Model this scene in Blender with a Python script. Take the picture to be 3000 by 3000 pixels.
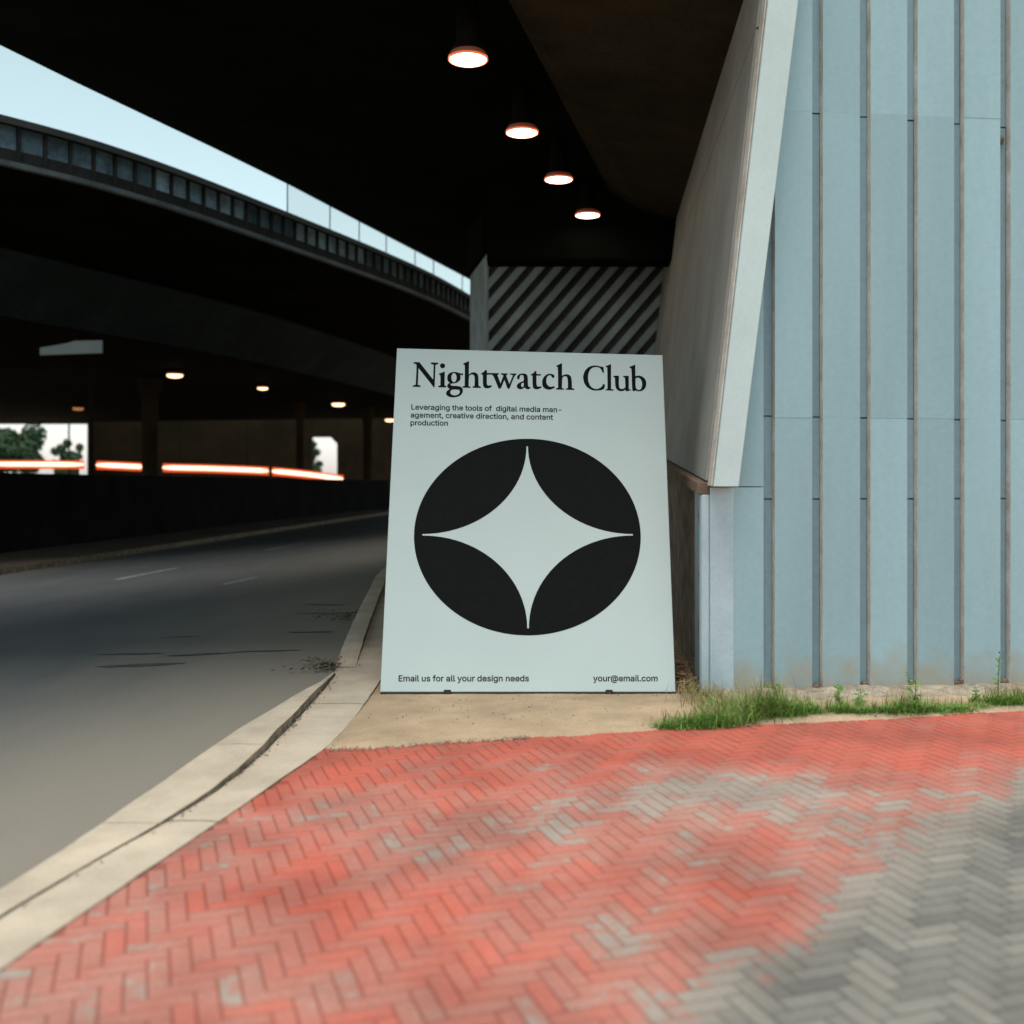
import bpy, bmesh, math, random
from mathutils import Vector, Matrix, noise

random.seed(7)
R = math.radians
scene = bpy.context.scene
for o in list(bpy.data.objects):
    bpy.data.objects.remove(o)

# ------------------------------------------------------------------ camera
cam = bpy.data.cameras.new("camera")
cam.sensor_width = 36.0
cam.lens = 37.27
cam.shift_y = -0.0342
cam.clip_end = 3000
cam.dof.use_dof = True
cam.dof.focus_distance = 8.2
cam.dof.aperture_fstop = 1.15
cam_ob = bpy.data.objects.new("camera", cam)
scene.collection.objects.link(cam_ob)
cam_ob.location = (0, 0, 1.5)
cam_ob.rotation_euler = (R(90), 0, 0)
scene.camera = cam_ob

# ------------------------------------------------------------------ sky and sun
SUN_EL, SUN_AZ = 76.0, 203.0          # degrees; azimuth clockwise from +Y: behind the camera, to the left
world = bpy.data.worlds.new("World")
scene.world = world
world.use_nodes = True
wn = world.node_tree
bg = wn.nodes["Background"]
sky = wn.nodes.new("ShaderNodeTexSky")
sky.sky_type = 'NISHITA'
sky.sun_disc = False
sky.sun_elevation = R(SUN_EL)
sky.sun_rotation = R(SUN_AZ)
sky.air_density = 1.0
sky.dust_density = 0.8
sky.ozone_density = 1.2
hs = wn.nodes.new("ShaderNodeHueSaturation")     # thin overcast: paler than a clear sky
hs.inputs["Saturation"].default_value = 0.52
hs.inputs["Hue"].default_value = 0.44
wn.links.new(sky.outputs[0], hs.inputs["Color"])
wn.links.new(hs.outputs[0], bg.inputs["Color"])
bg.inputs["Strength"].default_value = 0.085

sun = bpy.data.lights.new("sun", 'SUN')
sun.energy = 1.5
sun.angle = R(40)
sun.color = (1.0, 0.95, 0.88)
sun_ob = bpy.data.objects.new("sun", sun)
scene.collection.objects.link(sun_ob)
az, el = R(SUN_AZ), R(SUN_EL)
to_sun = Vector((math.sin(az) * math.cos(el), math.cos(az) * math.cos(el), math.sin(el)))
sun_ob.rotation_euler = to_sun.to_track_quat('Z', 'Y').to_euler()

vs = scene.view_settings
vs.view_transform = 'Standard'
vs.look = 'None'
vs.gamma = 1.0
vs.exposure = 1.25
vs.use_curve_mapping = False

# ------------------------------------------------------------------ helpers
def link(o, parent=None):
    scene.collection.objects.link(o)
    if parent is not None:
        o.parent = parent
    return o

def tag(o, label=None, cat=None, group=None, kind=None):
    if label: o["label"] = label
    if cat: o["category"] = cat
    if group: o["group"] = group
    if kind: o["kind"] = kind
    return o

def empty(name, loc, label=None, cat=None, group=None):
    e = bpy.data.objects.new(name, None)
    e.empty_display_size = 0.2
    e.location = loc
    link(e)
    return tag(e, label, cat, group)

def from_bm(name, bm, mat, parent=None, smooth=False):
    me = bpy.data.meshes.new(name)
    bmesh.ops.recalc_face_normals(bm, faces=bm.faces)
    bm.to_mesh(me); bm.free()
    if smooth:
        for p in me.polygons: p.use_smooth = True
    for m in (mat if isinstance(mat, (list, tuple)) else [mat]):
        me.materials.append(m)
    o = bpy.data.objects.new(name, me)
    link(o)
    if parent is not None:
        o.parent = parent
        if parent.parent is None:                      # parts are modelled in place, in world coordinates
            o.matrix_parent_inverse = parent.matrix_basis.inverted()
    return o

def mesh(name, verts, faces, mat, parent=None, smooth=False, fix=True):
    bm = bmesh.new()
    vv = [bm.verts.new(v) for v in verts]
    for f in faces:
        bm.faces.new([vv[i] for i in f])
    if not fix:
        me = bpy.data.meshes.new(name); bm.to_mesh(me); bm.free(); me.materials.append(mat)
        o = bpy.data.objects.new(name, me); link(o, parent); return o
    return from_bm(name, bm, mat, parent, smooth)

def add_prism(bm, poly, ext, bevel=0.0):
    """closed solid: polygon (3D points) extruded along ext"""
    e = Vector(ext)
    a = [bm.verts.new(Vector(p)) for p in poly]
    b = [bm.verts.new(Vector(p) + e) for p in poly]
    n = len(poly)
    fs = [bm.faces.new(a), bm.faces.new(list(reversed(b)))]
    for i in range(n):
        fs.append(bm.faces.new((a[i], b[i], b[(i + 1) % n], a[(i + 1) % n])))
    if bevel:
        ed = set()
        for f in fs: ed.update(f.edges)
        bmesh.ops.bevel(bm, geom=list(ed), offset=bevel, segments=1, affect='EDGES')

def prism(name, poly, ext, mat, parent=None, bevel=0.0):
    bm = bmesh.new()
    add_prism(bm, poly, ext, bevel)
    return from_bm(name, bm, mat, parent)

def box(name, lo, hi, mat, parent=None, bevel=0.0):
    x0, y0, z0 = lo; x1, y1, z1 = hi
    return prism(name, [(x0, y0, z0), (x1, y0, z0), (x1, y1, z0), (x0, y1, z0)], (0, 0, z1 - z0), mat, parent, bevel)

def add_lathe(bm, prof, center, k=24, mi=0):
    """prof: list of (radius, z) from top to bottom, axis vertical"""
    c = Vector(center); rings = []
    for r, z in prof:
        if r < 1e-6:
            rings.append([bm.verts.new(c + Vector((0, 0, z)))])
        else:
            rings.append([bm.verts.new(c + Vector((r * math.cos(2 * math.pi * i / k), r * math.sin(2 * math.pi * i / k), z))) for i in range(k)])
    for a, b in zip(rings, rings[1:]):
        for i in range(k):
            j = (i + 1) % k
            if len(a) == 1 and len(b) == 1: continue
            if len(a) == 1: f = bm.faces.new((a[0], b[i], b[j]))
            elif len(b) == 1: f = bm.faces.new((a[i], b[0], a[j]))
            else: f = bm.faces.new((a[i], b[i], b[j], a[j]))
            f.material_index = mi

def lathe(name, prof, center, mat, parent=None, k=24, smooth=True):
    bm = bmesh.new(); add_lathe(bm, prof, center, k)
    return from_bm(name, bm, mat, parent, smooth)

def add_tube(bm, pts, rad, k=8):
    rings = []
    n = len(pts)
    for i, p in enumerate(pts):
        d = (Vector(pts[min(i + 1, n - 1)]) - Vector(pts[max(i - 1, 0)])).normalized()
        u = d.cross(Vector((0, 0, 1)))
        if u.length < 1e-3: u = Vector((1, 0, 0))
        u.normalize(); v = d.cross(u)
        r = rad[i] if isinstance(rad, (list, tuple)) else rad
        rings.append([bm.verts.new(Vector(p) + (u * math.cos(2 * math.pi * j / k) + v * math.sin(2 * math.pi * j / k)) * r) for j in range(k)])
    for a, b in zip(rings, rings[1:]):
        for j in range(k):
            bm.faces.new((a[j], b[j], b[(j + 1) % k], a[(j + 1) % k]))
    bm.faces.new(rings[0]); bm.faces.new(list(reversed(rings[-1])))

def catmull(pts, n):
    """resample a 2D/3D polyline smoothly, n samples per span"""
    P = [Vector(p) for p in pts]
    P = [P[0] * 2 - P[1]] + P + [P[-1] * 2 - P[-2]]
    out = []
    for i in range(1, len(P) - 2):
        a, b, c, d = P[i - 1:i + 3]
        for j in range(n):
            t = j / n
            out.append(0.5 * ((2 * b) + (c - a) * t + (2 * a - 5 * b + 4 * c - d) * t * t + (3 * b - a - 3 * c + d) * t ** 3))
    out.append(P[-2])
    return out

def lerp_path(pts, y):
    for (x0, y0), (x1, y1) in zip(pts, pts[1:]):
        if y0 <= y <= y1:
            return x0 + (x1 - x0) * (y - y0) / (y1 - y0)
    return pts[0][0] if y < pts[0][1] else pts[-1][0]

# ------------------------------------------------------------------ materials
def nodes(mat):
    nt = mat.node_tree
    return nt, nt.nodes["Principled BSDF"]

def material(name, col, rough=0.8, var=0.25, scale=3.0, fine=60.0, bump=0.3, dist=0.01, spec=0.3, tint=None, metal=0.0, streak=False, island=0.0, dirt=False):
    """painted or mineral surface: two scales of mottling in colour plus fine relief"""
    m = bpy.data.materials.new(name); m.use_nodes = True
    nt, b = nodes(m)
    N, L = nt.nodes.new, nt.links.new
    geo = N("ShaderNodeNewGeometry")
    n1 = N("ShaderNodeTexNoise"); n1.inputs["Scale"].default_value = scale; n1.inputs["Detail"].default_value = 6
    n1.inputs["Roughness"].default_value = 0.65
    n2 = N("ShaderNodeTexNoise"); n2.inputs["Scale"].default_value = fine; n2.inputs["Detail"].default_value = 4
    if streak:
        mp = N("ShaderNodeMapping"); mp.inputs["Scale"].default_value = (1, 1, 0.12)
        L(geo.outputs["Position"], mp.inputs["Vector"]); L(mp.outputs[0], n1.inputs["Vector"])
    else:
        L(geo.outputs["Position"], n1.inputs["Vector"])
    L(geo.outputs["Position"], n2.inputs["Vector"])
    mix = N("ShaderNodeMix"); mix.data_type = 'RGBA'
    c2 = tint or tuple(c * (1 - var * 1.6) for c in col)
    lo = tuple(min(1, c * (1 + var * 0.6)) for c in col)
    mr = N("ShaderNodeMapRange"); mr.inputs["From Min"].default_value = 0.32; mr.inputs["From Max"].default_value = 0.68
    L(n1.outputs["Fac"], mr.inputs["Value"])
    L(mr.outputs[0], mix.inputs["Factor"])
    mix.inputs["A"].default_value = (*lo, 1); mix.inputs["B"].default_value = (*c2, 1)
    mul = N("ShaderNodeMix"); mul.data_type = 'RGBA'; mul.blend_type = 'MULTIPLY'; mul.inputs["Factor"].default_value = 1
    m2 = N("ShaderNodeMapRange"); m2.inputs["From Min"].default_value = 0.25; m2.inputs["From Max"].default_value = 0.75
    m2.inputs["To Min"].default_value = 1 - var * 0.7; m2.inputs["To Max"].default_value = 1 + var * 0.5
    L(n2.outputs["Fac"], m2.inputs["Value"])
    L(mix.outputs["Result"], mul.inputs["A"]); L(m2.outputs[0], mul.inputs["B"])
    last = mul.outputs["Result"]
    if island:
        oi = N("ShaderNodeObjectInfo")
        m3 = N("ShaderNodeMapRange"); m3.inputs["To Min"].default_value = 1 - island; m3.inputs["To Max"].default_value = 1 + island
        L(oi.outputs["Random"], m3.inputs["Value"])
        mu = N("ShaderNodeMix"); mu.data_type = 'RGBA'; mu.blend_type = 'MULTIPLY'; mu.inputs["Factor"].default_value = 1
        L(last, mu.inputs["A"]); L(m3.outputs[0], mu.inputs["B"]); last = mu.outputs["Result"]
    if dirt:                                           # mud splashed up from the verge, ragged upper edge
        sx = N("ShaderNodeSeparateXYZ"); L(geo.outputs["Position"], sx.inputs[0])
        n3 = N("ShaderNodeTexNoise"); n3.inputs["Scale"].default_value = 7; n3.inputs["Detail"].default_value = 6; L(geo.outputs["Position"], n3.inputs["Vector"])
        sm = N("ShaderNodeMath"); sm.operation = 'MULTIPLY_ADD'; L(n3.outputs["Fac"], sm.inputs[0]); sm.inputs[1].default_value = -0.55; L(sx.outputs["Z"], sm.inputs[2])
        m4 = N("ShaderNodeMapRange"); m4.inputs["From Min"].default_value = -0.22; m4.inputs["From Max"].default_value = 0.05
        m4.inputs["To Min"].default_value = 0.75; m4.inputs["To Max"].default_value = 0.0; L(sm.outputs[0], m4.inputs["Value"])
        md = N("ShaderNodeMix"); md.data_type = 'RGBA'; md.inputs["B"].default_value = (0.36, 0.30, 0.22, 1)
        L(m4.outputs[0], md.inputs["Factor"]); L(last, md.inputs["A"]); last = md.outputs["Result"]
    L(last, b.inputs["Base Color"])
    b.inputs["Roughness"].default_value = rough
    b.inputs["Specular IOR Level"].default_value = spec
    b.inputs["Metallic"].default_value = metal
    if bump:
        bp = N("ShaderNodeBump"); bp.inputs["Strength"].default_value = bump; bp.inputs["Distance"].default_value = dist
        L(n2.outputs["Fac"], bp.inputs["Height"]); L(bp.outputs[0], b.inputs["Normal"])
    return m

def glow(name, col, strength):
    m = bpy.data.materials.new(name); m.use_nodes = True
    nt, b = nodes(m)
    b.inputs["Base Color"].default_value = (0.3, 0.2, 0.15, 1)
    b.inputs["Emission Color"].default_value = (*col, 1)
    b.inputs["Emission Strength"].default_value = strength
    return m

def brick_material(name="painted_paver", shade=1.0):
    """grey paver with red paint worn away in patches and from single bricks"""
    m = bpy.data.materials.new(name); m.use_nodes = True
    nt, b = nodes(m); N, L = nt.nodes.new, nt.links.new
    geo = N("ShaderNodeNewGeometry"); oi = N("ShaderNodeObjectInfo")
    rnd = N("ShaderNodeMath"); rnd.operation = 'ADD'
    L(geo.outputs["Random Per Island"], rnd.inputs[0]); L(oi.outputs["Random"], rnd.inputs[1])
    fr = N("ShaderNodeMath"); fr.operation = 'FRACT'; L(rnd.outputs[0], fr.inputs[0])
    sep = N("ShaderNodeSeparateXYZ"); L(geo.outputs["Position"], sep.inputs[0])
    def math_(op, a, c):
        n = N("ShaderNodeMath"); n.operation = op
        for i, v in enumerate((a, c)):
            if isinstance(v, (int, float)): n.inputs[i].default_value = v
            else: L(v, n.inputs[i])
        return n.outputs[0]
    # distance into the unpainted corner of the yard (bare pavers begin along a diagonal)
    d = math_('SUBTRACT', math_('MULTIPLY', sep.outputs["X"], 0.735), math_('MULTIPLY', sep.outputs["Y"], 0.68))
    d = math_('ADD', d, 1.62)                       # >0: bare
    big = N("ShaderNodeTexNoise"); big.inputs["Scale"].default_value = 0.85; big.inputs["Detail"].default_value = 2
    L(geo.outputs["Position"], big.inputs["Vector"])
    mid = N("ShaderNodeTexNoise"); mid.inputs["Scale"].default_value = 3.2; mid.inputs["Detail"].default_value = 7; mid.inputs["Roughness"].default_value = 0.7
    L(geo.outputs["Position"], mid.inputs["Vector"])
    wear = math_('ADD', math_('MULTIPLY', math_('SUBTRACT', big.outputs["Fac"], 0.5), 3.0), math_('MULTIPLY', math_('SUBTRACT', mid.outputs["Fac"], 0.5), 1.5))
    wear = math_('ADD', wear, math_('MULTIPLY', math_('SUBTRACT', fr.outputs[0], 0.5), 0.34))
    edge = N("ShaderNodeMapRange"); edge.inputs["From Min"].default_value = -0.22; edge.inputs["From Max"].default_value = 0.22
    edge.inputs["To Min"].default_value = -0.42; edge.inputs["To Max"].default_value = 1.6
    L(d, edge.inputs["Value"])
    # the strip along the wall kept its paint
    keep = N("ShaderNodeMapRange"); keep.inputs["From Min"].default_value = 5.0; keep.inputs["From Max"].default_value = 5.9
    keep.inputs["To Min"].default_value = 0; keep.inputs["To Max"].default_value = -0.75
    L(sep.outputs["Y"], keep.inputs["Value"])
    # trodden patch where the paint has worn thin
    vd = N("ShaderNodeVectorMath"); vd.operation = 'DISTANCE'; L(geo.outputs["Position"], vd.inputs[0]); vd.inputs[1].default_value = (0.95, 4.9, 0.0)
    tr_ = N("ShaderNodeMapRange"); tr_.inputs["From Min"].default_value = 0.2; tr_.inputs["From Max"].default_value = 1.1
    tr_.inputs["To Min"].default_value = 0.85; tr_.inputs["To Max"].default_value = 0.0
    L(vd.outputs["Value"], tr_.inputs["Value"])
    tot = math_('ADD', math_('ADD', math_('ADD', wear, edge.outputs[0]), keep.outputs[0]), tr_.outputs[0])
    tot = math_('ADD', tot, 0.10)
    soft = N("ShaderNodeMapRange"); soft.inputs["From Min"].default_value = -0.75; soft.inputs["From Max"].default_value = 0.5
    soft.inputs["To Max"].default_value = 0.72; L(tot, soft.inputs["Value"])      # paint rubbed thin
    chip = N("ShaderNodeTexNoise"); chip.inputs["Scale"].default_value = 16; chip.inputs["Detail"].default_value = 8; chip.inputs["Roughness"].default_value = 0.75
    L(geo.outputs["Position"], chip.inputs["Vector"])
    ct = math_('ADD', tot, math_('MULTIPLY', math_('SUBTRACT', chip.outputs["Fac"], 0.5), 2.4))
    ct = math_('ADD', ct, math_('MULTIPLY', math_('SUBTRACT', fr.outputs[0], 0.5), 0.5))
    chips = N("ShaderNodeMapRange"); chips.inputs["From Min"].default_value = 0.16; chips.inputs["From Max"].default_value = 0.34
    L(ct, chips.inputs["Value"])                                                    # paint gone, in ragged flakes
    fac_out = math_('MAXIMUM', soft.outputs[0], chips.outputs[0])
    red = N("ShaderNodeMix"); red.data_type = 'RGBA'; L(fr.outputs[0], red.inputs["Factor"])
    red.inputs["A"].default_value = (0.475, 0.108, 0.072, 1); red.inputs["B"].default_value = (0.41, 0.115, 0.08, 1)
    grey = N("ShaderNodeMix"); grey.data_type = 'RGBA'; L(fr.outputs[0], grey.inputs["Factor"])
    grey.inputs["A"].default_value = (0.14, 0.134, 0.12, 1); grey.inputs["B"].default_value = (0.225, 0.208, 0.178, 1)
    corner = N("ShaderNodeMapRange"); corner.inputs["From Min"].default_value = -0.25; corner.inputs["From Max"].default_value = 0.15
    L(d, corner.inputs["Value"])
    bare = N("ShaderNodeMix"); bare.data_type = 'RGBA'; L(corner.outputs[0], bare.inputs["Factor"])
    bare.inputs["A"].default_value = (0.32, 0.262, 0.218, 1); L(grey.outputs["Result"], bare.inputs["B"])   # dusty paver under the worn paint
    mix = N("ShaderNodeMix"); mix.data_type = 'RGBA'
    L(fac_out, mix.inputs["Factor"]); L(red.outputs["Result"], mix.inputs["A"]); L(bare.outputs["Result"], mix.inputs["B"])
    fine = N("ShaderNodeTexNoise"); fine.inputs["Scale"].default_value = 90; fine.inputs["Detail"].default_value = 3
    L(geo.outputs["Position"], fine.inputs["Vector"])
    fm = N("ShaderNodeMapRange"); fm.inputs["From Min"].default_value = 0.25; fm.inputs["From Max"].default_value = 0.75
    fm.inputs["To Min"].default_value = 0.82 * shade; fm.inputs["To Max"].default_value = 1.12 * shade
    L(fine.outputs["Fac"], fm.inputs["Value"])
    mul = N("ShaderNodeMix"); mul.data_type = 'RGBA'; mul.blend_type = 'MULTIPLY'; mul.inputs["Factor"].default_value = 1
    L(mix.outputs["Result"], mul.inputs["A"]); L(fm.outputs[0], mul.inputs["B"])
    stain = N("ShaderNodeTexNoise"); stain.inputs["Scale"].default_value = 1.9; stain.inputs["Detail"].default_value = 5
    L(geo.outputs["Position"], stain.inputs["Vector"])
    sm_ = N("ShaderNodeMapRange"); sm_.inputs["From Min"].default_value = 0.34; sm_.inputs["From Max"].default_value = 0.6
    sm_.inputs["To Min"].default_value = 0.76; sm_.inputs["To Max"].default_value = 1.06; L(stain.outputs["Fac"], sm_.inputs["Value"])
    mul2 = N("ShaderNodeMix"); mul2.data_type = 'RGBA'; mul2.blend_type = 'MULTIPLY'; mul2.inputs["Factor"].default_value = 1
    L(mul.outputs["Result"], mul2.inputs["A"]); L(sm_.outputs[0], mul2.inputs["B"])
    L(mul2.outputs["Result"], b.inputs["Base Color"])
    b.inputs["Roughness"].default_value = 0.75; b.inputs["Specular IOR Level"].default_value = 0.25
    bp = N("ShaderNodeBump"); bp.inputs["Strength"].default_value = 0.35; bp.inputs["Distance"].default_value = 0.004
    L(fine.outputs["Fac"], bp.inputs["Height"]); L(bp.outputs[0], b.inputs["Normal"])
    return m

M = dict(
    dirt=material("sandy_dirt", (0.46, 0.335, 0.215), 0.95, 0.22, 1.6, 70, 0.5, 0.01),
    asphalt=material("worn_asphalt", (0.085, 0.092, 0.097), 0.85, 0.24, 0.9, 110, 0.8, 0.008, tint=(0.078, 0.085, 0.09)),
    tar=material("tar", (0.075, 0.07, 0.058), 0.8, 0.2, 5, 80, 0.3),
    lane=material("worn_paint", (0.34, 0.36, 0.38), 0.8, 0.4, 6, 60, 0.2),
    kerb=material("kerb_concrete", (0.49, 0.41, 0.315), 0.9, 0.16, 2.2, 90, 0.4, 0.006, island=0.04),
    kerb_mud=material("muddy_kerb_face", (0.27, 0.22, 0.155), 0.95, 0.4, 9, 70, 0.6, 0.01, tint=(0.10, 0.08, 0.055)),
    far_pave=material("dim_pavement", (0.13, 0.10, 0.07), 0.9, 0.2, 1.0, 40, 0.3),
    mortar=material("joint_sand", (0.22, 0.115, 0.085), 0.95, 0.3, 4, 90, 0.5),
    brick=brick_material(),
    joint=brick_material("painted_joint_sand", 0.66),
    panel=material("blue_grey_panel", (0.315, 0.455, 0.50), 0.42, 0.08, 1.1, 25, 0.05, 0.003, spec=0.45, streak=True, island=0.10, dirt=True),
    strip=material("recessed_blue_panel", (0.25, 0.355, 0.40), 0.45, 0.12, 1.2, 25, 0.05, 0.003, spec=0.4, streak=True, island=0.05),
    rust=material("rusty_edge", (0.20, 0.14, 0.10), 0.85, 0.3, 7, 60, 0.3, tint=(0.12, 0.078, 0.05)),
    edge=material("panel_edge", (0.66, 0.62, 0.57), 0.8, 0.2, 6, 60, 0.3, tint=(0.48, 0.40, 0.33)),
    cream=material("cream_paint", (0.57, 0.66, 0.655), 0.6, 0.06, 1.2, 40, 0.08, 0.003, island=0.02),
    pale=material("pale_corner_paint", (0.46, 0.555, 0.60), 0.6, 0.10, 2.0, 40, 0.1, 0.003),
    sidewall=material("grey_render", (0.34, 0.33, 0.30), 0.75, 0.15, 1.1, 80, 0.2, 0.004),
    rough_wall=material("rough_brown_wall", (0.27, 0.21, 0.16), 0.95, 0.3, 5, 55, 0.8, 0.02),
    soot=material("sooty_soffit", (0.0055, 0.0075, 0.0055), 0.95, 0.4, 0.6, 20, 0.2, spec=0.03),  # deep shade under the decks painted in as a near-black base colour
    haunch=material("sooty_beam", (0.06, 0.048, 0.03), 0.9, 0.3, 0.8, 30, 0.2, spec=0.05),  # even dark brown base colour
    slat=material("rib_concrete", (0.38, 0.465, 0.50), 0.85, 0.2, 1.5, 40, 0.3, 0.006, island=0.06),
    slat_back=material("rib_backing", (0.09, 0.092, 0.082), 0.9, 0.3, 1.5, 40, 0.3),
    black=material("printed_black", (0.0075, 0.008, 0.008), 0.75, 0.15, 20, 200, 0.0, spec=0.08),
    board=material("white_board", (0.50, 0.572, 0.558), 0.5, 0.03, 0.8, 120, 0.03, 0.002, spec=0.3),
    clip=material("dark_clip", (0.035, 0.015, 0.01), 0.6, 0.3, 20, 80, 0.2),
    far_concrete=material("far_concrete", (0.11, 0.135, 0.15), 0.9, 0.25, 0.7, 10, 0.2, island=0.3),
    far_panel=material("far_grey_panel", (0.18, 0.29, 0.36), 0.7, 0.4, 2.5, 14, 0.3, island=0.35),
    far_panel_pale=material("far_pale_panel", (0.42, 0.64, 0.78), 0.6, 0.35, 3.5, 16, 0.3, island=0.15),
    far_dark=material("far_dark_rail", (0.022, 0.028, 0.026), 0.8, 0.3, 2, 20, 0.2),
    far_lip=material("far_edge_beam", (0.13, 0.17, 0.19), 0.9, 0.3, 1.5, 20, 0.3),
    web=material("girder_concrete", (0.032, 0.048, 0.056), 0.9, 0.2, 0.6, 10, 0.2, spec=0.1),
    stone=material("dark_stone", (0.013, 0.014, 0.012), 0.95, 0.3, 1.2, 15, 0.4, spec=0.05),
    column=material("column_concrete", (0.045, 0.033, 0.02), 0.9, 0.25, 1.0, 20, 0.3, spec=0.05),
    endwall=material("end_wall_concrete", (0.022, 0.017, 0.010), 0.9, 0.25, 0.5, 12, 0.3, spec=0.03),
    metal=material("dark_metal", (0.01, 0.01, 0.01), 0.6, 0.3, 5, 40, 0.1, spec=0.08),
    signplate=material("pale_sign_plate", (0.52, 0.74, 0.95), 0.5, 0.06, 1.0, 20, 0.05),
    footing=material("crumbled_footing", (0.43, 0.35, 0.265), 0.95, 0.35, 9, 70, 0.9, 0.02),
    straw=material("dry_litter", (0.30, 0.19, 0.10), 0.9, 0.4, 20, 80, 0.2),
    gravel=material("grey_gravel", (0.32, 0.26, 0.19), 0.9, 0.4, 25, 80, 0.2),
    leaf_litter=material("dark_litter", (0.12, 0.085, 0.05), 0.9, 0.5, 20, 80, 0.2),
    lamp_lens=glow("lamp_lens", (1.0, 0.80, 0.58), 5.0),
    lamp_rim=glow("lamp_rim", (1.0, 0.12, 0.025), .4),  # lens halo painted as a glowing red ring
    lamp_collar=glow("lamp_collar", (1.0, 0.05, 0.01), 0.02),  # faint upper part of the lens halo, painted as a glowing band
    far_lens=glow("far_lamp_lens", (1.0, 0.66, 0.36), 1.6),
    far_lens_dim=glow("far_lamp_lens_dim", (1.0, 0.55, 0.2), .14),
    far_rim=glow("far_lamp_rim", (1.0, 0.25, 0.05), 0.4),  # lens halo of the far lamps, painted as a glowing ring
    tube=glow("tube_light", (1.0, 0.64, 0.44), 1.2),  # bright core of a traffic light trail
    tube_edge=glow("tube_casing", (1.0, 0.10, 0.02), .4),  # red glow around a traffic light trail
)

def leaf_material(name, a, b_):
    m = bpy.data.materials.new(name); m.use_nodes = True
    nt, b = nodes(m); N, L = nt.nodes.new, nt.links.new
    geo = N("ShaderNodeNewGeometry"); mix = N("ShaderNodeMix"); mix.data_type = 'RGBA'
    L(geo.outputs["Random Per Island"], mix.inputs["Factor"])
    mix.inputs["A"].default_value = (*a, 1); mix.inputs["B"].default_value = (*b_, 1)
    L(mix.outputs["Result"], b.inputs["Base Color"])
    b.inputs["Roughness"].default_value = 0.6
    b.inputs["Specular IOR Level"].default_value = 0.2
    return m
M["grass"] = leaf_material("grass_blades", (0.09, 0.23, 0.035), (0.24, 0.38, 0.08))
M["dry_grass"] = leaf_material("dry_grass_blades", (0.33, 0.25, 0.12), (0.22, 0.22, 0.08))
M["weed"] = leaf_material("weed_leaves", (0.07, 0.18, 0.03), (0.16, 0.28, 0.07))
M["tree"] = leaf_material("tree_leaves", (0.012, 0.035, 0.015), (0.035, 0.075, 0.03))
M["bark"] = material("bark", (0.06, 0.05, 0.04), 0.9, 0.3, 4, 30, 0.4)

def glass_material():
    m = bpy.data.materials.new("screen_glass"); m.use_nodes = True
    nt = m.node_tree; N, L = nt.nodes.new, nt.links.new
    out = nt.nodes["Material Output"]
    tr = N("ShaderNodeBsdfTransparent"); tr.inputs[0].default_value = (0.97, 0.985, 0.98, 1)
    df = N("ShaderNodeBsdfTranslucent"); df.inputs[0].default_value = (0.85, 0.88, 0.86, 1)
    mx = N("ShaderNodeMixShader"); mx.inputs[0].default_value = 0.14
    L(tr.outputs[0], mx.inputs[1]); L(df.outputs[0], mx.inputs[2]); L(mx.outputs[0], out.inputs[0])
    return m
M["glass"] = glass_material()

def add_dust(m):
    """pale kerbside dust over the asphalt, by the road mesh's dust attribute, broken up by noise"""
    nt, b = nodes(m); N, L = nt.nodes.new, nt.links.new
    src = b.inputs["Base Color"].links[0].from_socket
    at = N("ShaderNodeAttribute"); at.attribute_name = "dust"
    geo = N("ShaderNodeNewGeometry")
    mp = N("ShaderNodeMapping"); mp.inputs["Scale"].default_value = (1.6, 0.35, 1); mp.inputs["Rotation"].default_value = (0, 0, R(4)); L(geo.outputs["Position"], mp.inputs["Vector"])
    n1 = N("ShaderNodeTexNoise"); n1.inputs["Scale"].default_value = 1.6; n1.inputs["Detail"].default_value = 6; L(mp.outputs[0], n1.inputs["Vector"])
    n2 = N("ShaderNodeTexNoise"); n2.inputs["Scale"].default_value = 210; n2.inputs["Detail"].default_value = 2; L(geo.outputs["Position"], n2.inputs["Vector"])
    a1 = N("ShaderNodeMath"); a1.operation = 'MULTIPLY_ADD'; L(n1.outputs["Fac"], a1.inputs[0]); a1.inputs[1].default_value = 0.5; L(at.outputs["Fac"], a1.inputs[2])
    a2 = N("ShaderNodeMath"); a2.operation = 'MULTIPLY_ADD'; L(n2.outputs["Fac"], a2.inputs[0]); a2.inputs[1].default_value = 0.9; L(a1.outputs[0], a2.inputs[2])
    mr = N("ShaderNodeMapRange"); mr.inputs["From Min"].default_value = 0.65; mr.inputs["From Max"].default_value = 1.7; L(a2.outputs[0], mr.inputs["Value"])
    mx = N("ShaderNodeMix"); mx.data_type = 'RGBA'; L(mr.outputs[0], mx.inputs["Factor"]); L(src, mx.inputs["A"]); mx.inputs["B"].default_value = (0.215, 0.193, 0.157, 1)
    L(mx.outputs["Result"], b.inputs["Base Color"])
add_dust(M["asphalt"])

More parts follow.
